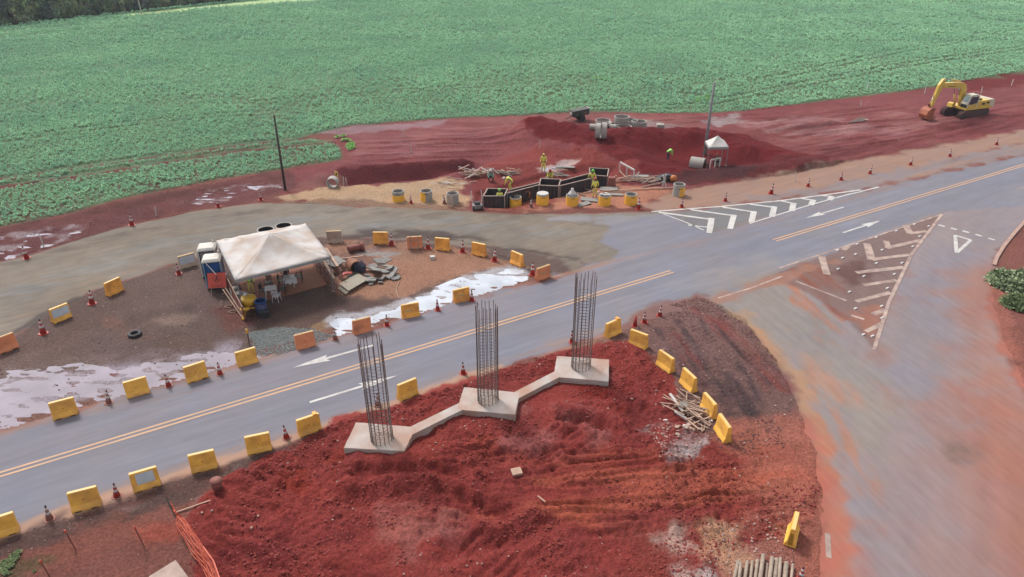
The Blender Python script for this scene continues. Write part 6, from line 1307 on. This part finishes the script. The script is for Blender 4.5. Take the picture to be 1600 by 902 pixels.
tag(MB().prism([(-1, 0), (1, 0), (.8, .45), (.1, .6), (-.8, .35)], -.4, .4, lambda p, h: (p[0], h, p[1])).build('black_tarp', M['dark'], None, bevel=.12, loc=P(1040, 281)), 'crumpled black tarpaulin behind the crossed white stakes', 'tarpaulin')
tag(MB().lathe([(.02, 0), (.3, .1), (.36, .35), (.25, .6), (.02, .66)], 14).build('orange_bag', M['orangep'], None, True, loc=P(1052, 284)), 'orange bag beside the black tarpaulin', 'bag')
tag(MB().prism([(-.4, 0), (.4, 0), (.35, .9), (-.3, .95)], -.3, .3, lambda p, h: (p[0], h, p[1])).build('earth_block', M['clay'], None, bevel=.05, loc=P(955, 291)), 'reddish block beside the right end of the formwork', 'block')
# survey stakes
STK = [(526, 206, 'left stake of three at the crop edge by the weeds'), (530, 205, 'middle stake of three at the crop edge by the weeds'), (534.5, 204, 'right stake of three at the crop edge by the weeds'), (628, 215, 'left stake of the pair above the ditch'), (632, 212, 'right stake of the pair above the ditch'), (643, 241, 'lone stake on the red ground above the sand'), (560, 177, 'faint stake inside the crop above the three stakes'), (701, 181, 'stake at the crop edge above the ditch'),
 (821, 180, 'stake at the crop edge left of the tip cart'), (843, 231, 'thick white stake above the worker in full yellow rainwear'), (890, 198, 'stake in front of the tip cart'), (970, 184, 'stake behind the stacked rings'), (1213, 150, 'stake in the crop right of the grey pole'), (1275, 134, 'stake in the crop left of the excavator, upper one'), (1211, 93, 'small stake deep in the crop'), (1345, 167, 'stake standing behind the broken slab'), (1445, 146, 'slanted stake just left of the excavator arm'), (1533, 146, 'stake behind the excavator cab'), (1580, 134, 'stake at the right above the excavator tail'), (1354, 141, 'stake in the crop above the broken slab'), (537, 291, 'short stake right of the concrete pipe mouth'), (542, 289, 'taller stake right of the concrete pipe mouth'), (244, 338, 'thin stake on the verge left of the tent'), (69, 387, 'thin stake beside the pale mud at the left'), (1242, 283, 'thin stake between the third cone and the red bank')]
for x, y, lb in STK: p = P(x, y); tag(MB().bar(Vector((0, 0, -.1)), Vector((rnd.uniform(-.12, .12), 0, .95)), .065 if y > 160 else .09).build('survey_stake', M['woodw'], None, loc=p), 'white ' + lb, 'stake', 'white survey stakes')
for i, (x, y, h) in enumerate(((118, 859, 1.15), (225, 854, 1.2), (80, 905, 1.1))): t = empty('orange_stake', P(x, y), 0, ['thin rusty stake at the left near the grass', 'red stake in the middle of the pink patch', 'red stake cut by the bottom edge at the left'][i], 'stake', 'red stakes at the lower left'); t.rotation_euler.y = R(-7); MB().tube([(0, 0, -.1), (0, 0, h)], .028, 6).build('shaft', M['rust'], t); MB().tube([(0, 0, h - .15), (0, 0, h + .02)], .035, 6).build('painted_top', M['sign'], t)
# road studs on the hatched island
M['stud'] = mat('white_road_stud', (236, 232, 230), .5, var=.03)
me_ = MB().box((0, 0, .03), (.30, .14, .06), None, .7).mesh('road_stud', M['stud'])
for x, y in ((985, 93), (930, 155), (888, 217), (822, 318), (775, 387), (732, 473), (697, 583), (665, 320), (588, 400), (537, 597), (700, 238), (537, 265), (458, 287), (427, 240), (547, 203), (665, 162), (787, 122), (898, 82), (585, 757), (640, 766), (500, 495), (430, 355), (700, 655)):
    tag(inst('road_stud', me_, None, at(1200 + x * .255, 330 + y * .255, MZ + .004), (0, 0, RY)), 'small white reflective stud on the dirty hatched traffic island', 'road stud', 'studs on the hatched island')
# orange safety mesh lying along the lower left of the heap
M['mesh'] = mat('orange_safety_mesh', (236, 110, 80), .6, var=.15, scale=14)
pth = [P(270, 806) + Vector((0, 0, .9)), P(290, 835) + Vector((0, 0, .7)), P(312, 868) + Vector((0, 0, .5)), P(328, 890) + Vector((0, 0, .45)), P(340, 925) + Vector((0, 0, .35)), P(352, 960) + Vector((0, 0, .3))]
t = empty('safety_mesh', P(300, 880), 0, 'fallen orange safety mesh fence running along the lower left of the red heap', 'fence'); o0 = t.location.copy(); vs = []; fs = []; NW = 9; NL_ = 40
for i in range(NL_ + 1):
    f = i / NL_ * (len(pth) - 1); k = min(int(f), len(pth) - 2); p = pth[k].lerp(pth[k + 1], f - k) - o0; d = (pth[k + 1] - pth[k]).normalized(); n = Vector((-d.y, d.x, 0)); wd = .12 + .34 * math.sin(PI * min(1, i / NL_ * 1.15)) ** .7 if i > 5 else .06
    for j in range(NW + 1): u = j / NW - .5; pp = p + n * wd * u * 1.1 + Vector((0, 0, -abs(u) * wd * 1.1 + .05 * math.sin(j * 2.1 + i * .7))); vs.append(tuple(pp))
for i in range(NL_):
    for j in range(NW): a = i * (NW + 1) + j; fs.append((a, a + 1, a + NW + 2, a + NW + 1))
o = MB().add(vs, fs).build('mesh_net', M['mesh'], t); wm_ = o.modifiers.new('w', 'WIREFRAME'); wm_.thickness = .035; wm_.use_replace = True
MB().tube([P(268, 805) + Vector((0, 0, 1.05)) - o0, P(288, 838) + Vector((0, 0, .35)) - o0], .05, 8).build('support_bar', M['dark_spot'], t); MB().tube([p - o0 + Vector((.25, 0, .05)) for p in pth[2:]], .03, 6).build('edge_rope', M['mesh'], t)
pb = [P(x, y) for x, y in ((235, 905), (276, 880), (300, 912), (290, 960), (200, 960))]; c = sum(pb, Vector()) / 5
tag(MB().prism([((p - c).x, (p - c).y) for p in pb], -.05, .22).build('concrete_slab', M['paint_b'], None, bevel=.02, loc=Vector((c.x, c.y, .0))), 'pinkish concrete slab cut by the bottom edge beside the orange mesh', 'slab')

# ------------------------------------------------------------------ bush on the right verge
def bushy(p, label, sx, sy, sz, seed, m='bush', n=2600):
    qq = random.Random(seed); t = empty('bush', p, 0, label, 'bush'); mb = MB()
    for i in range(n):
        a = qq.uniform(0, 6.28); r_ = math.sqrt(qq.random()); x, y = math.cos(a) * r_ * sx, math.sin(a) * r_ * sy; hh = sz * (1 - r_ ** 2) * (.75 + .5 * math.sin(x * 2.2) * math.cos(y * 2.6)) + .12
        pp = Vector((x, y, hh * qq.uniform(.35, 1.05))); d = Vector((qq.gauss(0, 1), qq.gauss(0, 1), qq.gauss(.7, .6))).normalized(); L = qq.uniform(.18, .42); s = d.orthogonal().normalized() * .045
        mb.add([pp - s, pp + s, pp + d * L * .6 + s * 1.3 + Vector((0, 0, .02)), pp + d * L, pp + d * L * .6 - s * 1.3], [(0, 1, 2, 3, 4)])
    mb.build('foliage', M[m], t)
    for i in range(10): a = i * .63; MB().tube([(0, 0, 0), (math.cos(a) * sx * .4, math.sin(a) * sy * .4, sz * .5), (math.cos(a) * sx * .7, math.sin(a) * sy * .7, sz * .55)], [.05, .03, .015], 5).build('branch', M['bark'], t)
bushy(P(1586, 445), 'green bush on the red verge at the right edge of the picture', 1.9, 1.7, 1.0, 5); bushy(P(1605, 478), 'low yellowish grass clump below the green bush', 1.7, 1.2, .5, 6, 'grass', 1800)

# ------------------------------------------------------------------ people
M['skin'] = mat('skin', (150, 104, 84), .6, var=.05, scale=20); M['rainy'] = mat('yellow_rainwear', (255, 250, 110), .5, var=.08, dust=.08, dustcol=CC(180, 140, 80), scale=5); M['khaki'] = mat('khaki_trousers', (240, 220, 120), .8, var=.1)
M['lime'] = mat('fluorescent_green_vest', (170, 255, 120), .6, var=.05); M['mint'] = mat('pale_mint_shirt', (168, 216, 200), .8, var=.06); M['navy'] = mat('navy_trousers', (52, 54, 76), .8); M['hw'] = mat('white_helmet', (236, 234, 232), .35, var=.02); M['hg'] = mat('green_helmet', (110, 220, 70), .35, var=.02); M['ho'] = mat('orange_helmet', (226, 110, 60), .35, var=.02); M['hr'] = mat('red_helmet', (196, 70, 60), .35, var=.02)
M['boot'] = mat('dark_boot', (50, 40, 38), .7, dust=.3)
def skinobj(name, chains, m, parent, sub=1):
    vs = []; es = []; rad = []; roots = []; ix = {}
    for ch in chains:
        prev = None
        for i, (p, r_) in enumerate(ch):
            k = tuple(round(c, 4) for c in p)
            if k in ix: j = ix[k]
            else: j = len(vs); vs.append(tuple(p)); rad.append(r_); ix[k] = j
            if prev is not None: es.append((prev, j))
            prev = j
    me = bpy.data.meshes.new(name); me.from_pydata(vs, es, []); me.materials.append(m); o = bpy.data.objects.new(name, me); link(o, parent)
    sk = o.modifiers.new('skin', 'SKIN'); sk.use_smooth_shade = True
    if not me.skin_vertices: me.skin_vertices.new()
    sv = me.skin_vertices[0].data
    for i, r_ in enumerate(rad): sv[i].radius = r_ if isinstance(r_, tuple) else (r_, r_)
    par = list(range(len(vs)))
    def fd(a):
        while par[a] != a: a = par[a]
        return a
    for a, b in es: par[fd(a)] = fd(b)
    seen = set()
    for i in range(len(vs)):
        f = fd(i)
        if f not in seen: seen.add(f); sv[i].use_root = True
    su = o.modifiers.new('sub', 'SUBSURF'); su.levels = sub; su.render_levels = sub
    return o
POSE = {  # joints seen from the person: x right, y forward, z up
 'stand': dict(pel=(0, 0, .93), sp=(0, .0, 1.12), ch=(0, .01, 1.34), nk=(0, .01, 1.49), hd=(0, .03, 1.60), el=((-.27, -.02, 1.14), (.27, -.02, 1.14)), wr=((-.27, .12, .92), (.27, .12, .92)), kn=((-.12, .03, .50), (.12, .03, .50)), an=((-.13, -.03, .08), (.13, -.03, .08))),
 'walk': dict(pel=(0, 0, .91), sp=(0, .02, 1.10), ch=(0, .06, 1.32), nk=(0, .09, 1.46), hd=(0, .13, 1.57), el=((-.27, .14, 1.12), (.27, -.16, 1.13)), wr=((-.24, .34, .98), (.28, -.18, .90)), kn=((-.11, .20, .52), (.11, -.06, .49)), an=((-.12, .24, .10), (.12, -.34, .14))),
 'work': dict(pel=(0, -.05, .90), sp=(0, .02, 1.08), ch=(0, .14, 1.27), nk=(0, .24, 1.38), hd=(0, .33, 1.46), el=((-.27, .26, 1.08), (.27, .26, 1.08)), wr=((-.18, .46, .96), (.18, .46, .96)), kn=((-.13, .08, .49), (.13, .02, .49)), an=((-.15, .0, .08), (.15, -.06, .08))),
 'bend': dict(pel=(0, -.12, .84), sp=(0, .06, .98), ch=(0, .28, 1.02), nk=(0, .43, .99), hd=(0, .54, .94), el=((-.26, .38, .74), (.26, .38, .74)), wr=((-.16, .48, .48), (.16, .48, .48)), kn=((-.15, .10, .46), (.15, .10, .46)), an=((-.17, -.04, .08), (.17, -.04, .08))),
 'crouch': dict(pel=(0, -.18, .34), sp=(0, -.12, .54), ch=(0, .02, .74), nk=(0, .10, .87), hd=(0, .17, .96), el=((-.26, .16, .56), (.26, .16, .56)), wr=((-.14, .36, .42), (.14, .36, .42)), kn=((-.22, .24, .50), (.22, .24, .50)), an=((-.18, .0, .08), (.18, .0, .08))),
 'sit': dict(pel=(0, 0, .50), sp=(0, .02, .70), ch=(0, .08, .91), nk=(0, .14, 1.04), hd=(0, .20, 1.14), el=((-.27, .20, .74), (.27, .20, .74)), wr=((-.14, .42, .78), (.14, .42, .78)), kn=((-.14, .42, .50), (.14, .42, .50)), an=((-.14, .40, .08), (.14, .40, .08)))}
def person(p, yaw, pose, top, legs, helmet, label, hood=False, vest=None, s=1.0):
    J = POSE[pose]; t = empty('person', p, yaw, label, 'person'); t.scale = (s, s, s); V = Vector
    pel, sp, ch, nk, hd = [V(J[k]) for k in ('pel', 'sp', 'ch', 'nk', 'hd')]; tdir = (nk - ch).normalized(); fw = V((0, 1, 0))
    body = [[(pel, (.155, .12)), (sp, (.14, .105)), (ch, (.165, .12)), (nk, .058), (hd - V((0, 0, .03)), (.078, .088)), (hd + V((0, .01, .075)), (.080, .095))], [(hd - V((0, 0, .03)), (.078, .088)), (hd + V((0, .115, -.015)), .018)]]
    arms = []; legc = []; hands = []; feet = []
    for i, sx in enumerate((-1, 1)):
        sh = ch + V((sx * .19, 0, .07)); el = V(J['el'][i]); wr = V(J['wr'][i]); fd = (wr - el).normalized(); hip = pel + V((sx * .10, 0, -.05)); kn = V(J['kn'][i]); an = V(J['an'][i])
        palm = wr + fd * .07; arms.append([(ch, (.165, .12)), (sh, .068), (el, .047), (wr, .030)])
        body.append([(ch, (.165, .12)), (sh, .062), (el, .042), (wr, .027), (palm, (.036, .020))])
        side = fd.cross(V((0, 0, 1))); side = side.normalized() if side.length > .2 else V((0, 1, 0)); cu = side.cross(fd).normalized() * (-.25)
        for f, (o_, L) in enumerate(((-.027, .070), (-.009, .080), (.009, .075), (.027, .060))):
            r0 = palm + side * o_ + fd * .02; m1 = r0 + (fd + cu).normalized() * L * .55; m2 = m1 + (fd + cu * 3).normalized() * L * .45
            hands.append([(palm, (.034, .020)), (r0, .010), (m1, .0088), (m2, .0075)])
        th = -sx; r0 = palm + side * .034 * th - fd * .03; hands.append([(palm, (.034, .020)), (r0, .012), (r0 + (fd * .6 + side * th * .8).normalized() * .035, .010), (r0 + (fd + side * th * .3).normalized() * .065, .008)])
        body.append([(pel, (.155, .12)), (hip, .088), (kn, .056), (an, .040), (an + V((0, .13, -.045)), (.040, .028))])
        legc.append([(pel, (.162, .128)), (hip, .102), (kn, .072), (an + V((0, 0, .02)), .062)]); feet.append([(an + V((0, 0, .05)), .055), (an + V((0, .01, -.02)), .052), (an + V((0, .14, -.045)), (.045, .032))])
    skinobj('body', body + hands, M['skin'], t)
    skinobj('trousers', [[(pel + (sp - pel) * .3, (.155, .12)), (pel, (.162, .128))]] + legc, M[legs], t); skinobj('jacket', [[(pel - (sp - pel) * .25, (.172, .135)), (sp, (.155, .122)), (ch, (.178, .132)), (nk - tdir * .05, .072)]] + arms, M[top], t)
    skinobj('boots', feet, M['boot'], t)
    if vest: skinobj('vest', [[(pel + (sp - pel) * .1, (.180, .143)), (sp, (.165, .132)), (ch, (.192, .143)), (nk - tdir * .09, .10)]], M[vest], t)
    up = (hd - nk).normalized(); q_ = up.to_track_quat('Z', 'Y').to_matrix()
    if hood: skinobj('hood', [[(nk - tdir * .02, .09), (hd - V((0, .03, .02)), (.108, .11)), (hd + V((0, -.02, .08)), (.10, .105)), (hd + V((0, -.02, .14)), .05)]], M[top], t)
    if helmet:
        mb = MB().lathe([(.150, -.01), (.118, .0), (.116, .05), (.092, .10), (.045, .128), (.005, .135)], 16, c=hd + V((0, 0, .075)), rot=q_); o = mb.build('helmet', M[helmet], t, True); MB().box(hd + V((0, .135, .078)), (.13, .08, .012)).build('helmet_brim', M[helmet], o)
    for sx in (-1, 1): MB().lathe([(.004, -.004), (.011, .0), (.004, .004)], 6, c=hd + V((sx * .03, .088, .028))).build('eye', M['ink'], t)
    return t
person(P(849, 272), R(172), 'stand', 'rainy', 'rainy', None, 'person in full yellow rainwear with hood standing beside the pale pool', True, s=1.12)
person(P(860, 282), R(160), 'crouch', 'rainy', 'rainy', 'hr', 'person crouching behind the middle formwork in yellow with a red helmet', s=1.1)
person(P(924, 295), R(200), 'walk', 'rainy', 'khaki', 'hg', 'person in yellow with a green helmet stepping beside the right formwork', s=1.15)
person(P(929, 309), R(12), 'stand', 'rainy', 'khaki', 'ho', 'person in yellow rainwear seen from behind at the formwork, brown helmet', s=1.12)
person(P(793, 304) + Vector((.3, .2, .35)), R(75), 'bend', 'rainy', 'rainy', 'hw', 'person in yellow bending over the left formwork box', s=1.15)
person(P(781, 323) + Vector((0, -.5, 0)), R(10), 'stand', 'rainy', 'rainy', 'hg', 'person in yellow standing in front of the left formwork box', s=1.08)
person(P(767, 283), R(180), 'crouch', 'mint', 'navy', 'hw', 'person in a mint shirt and white helmet crouching on the bank', s=1.12)
person(P(1043, 250), R(-80), 'bend', 'lime', 'navy', None, 'person in a fluorescent green vest bending in the red pit', s=1.05)
person(P(1121, 260), R(110), 'sit', 'navy', 'navy', 'ho', 'person with an orange helmet and green vest seated under the gazebo', vest='lime', s=1.1)
person(F(394, 460), R(185), 'stand', 'lime', 'khaki', None, 'person in a green shirt and yellow trousers under the front left of the tent', s=1.1)
person(F(447, 441) + Vector((0, .2, 0)), R(190), 'sit', 'navy', 'navy', 'hg', 'person with a green helmet leaning on the right table in the tent', s=1.05)
tag(MB().box((0, 0, .22), (.5, .4, .44)).build('seat_crate', M['wood2'], None, loc=P(1121, 259.5)), 'crate under the worker seated at the gazebo', 'crate')


# ------------------------------------------------------------------ the moist air over the field
hz = MB().box((150, 250, 15.0), (1500, 1300, 34.0)).build('haze', None); tag(hz, kind='stuff')
hm = bpy.data.materials.new('haze_air'); hm.use_nodes = True; ht = hm.node_tree; ht.nodes.clear(); ho_ = ht.nodes.new('ShaderNodeOutputMaterial'); pv = ht.nodes.new('ShaderNodeVolumePrincipled')
pv.inputs['Color'].default_value = (.84, .90, 1.0, 1); pv.inputs['Density'].default_value = .00018; pv.inputs['Anisotropy'].default_value = .2; ht.links.new(pv.outputs[0], ho_.inputs['Volume']); hz.data.materials.append(hm)
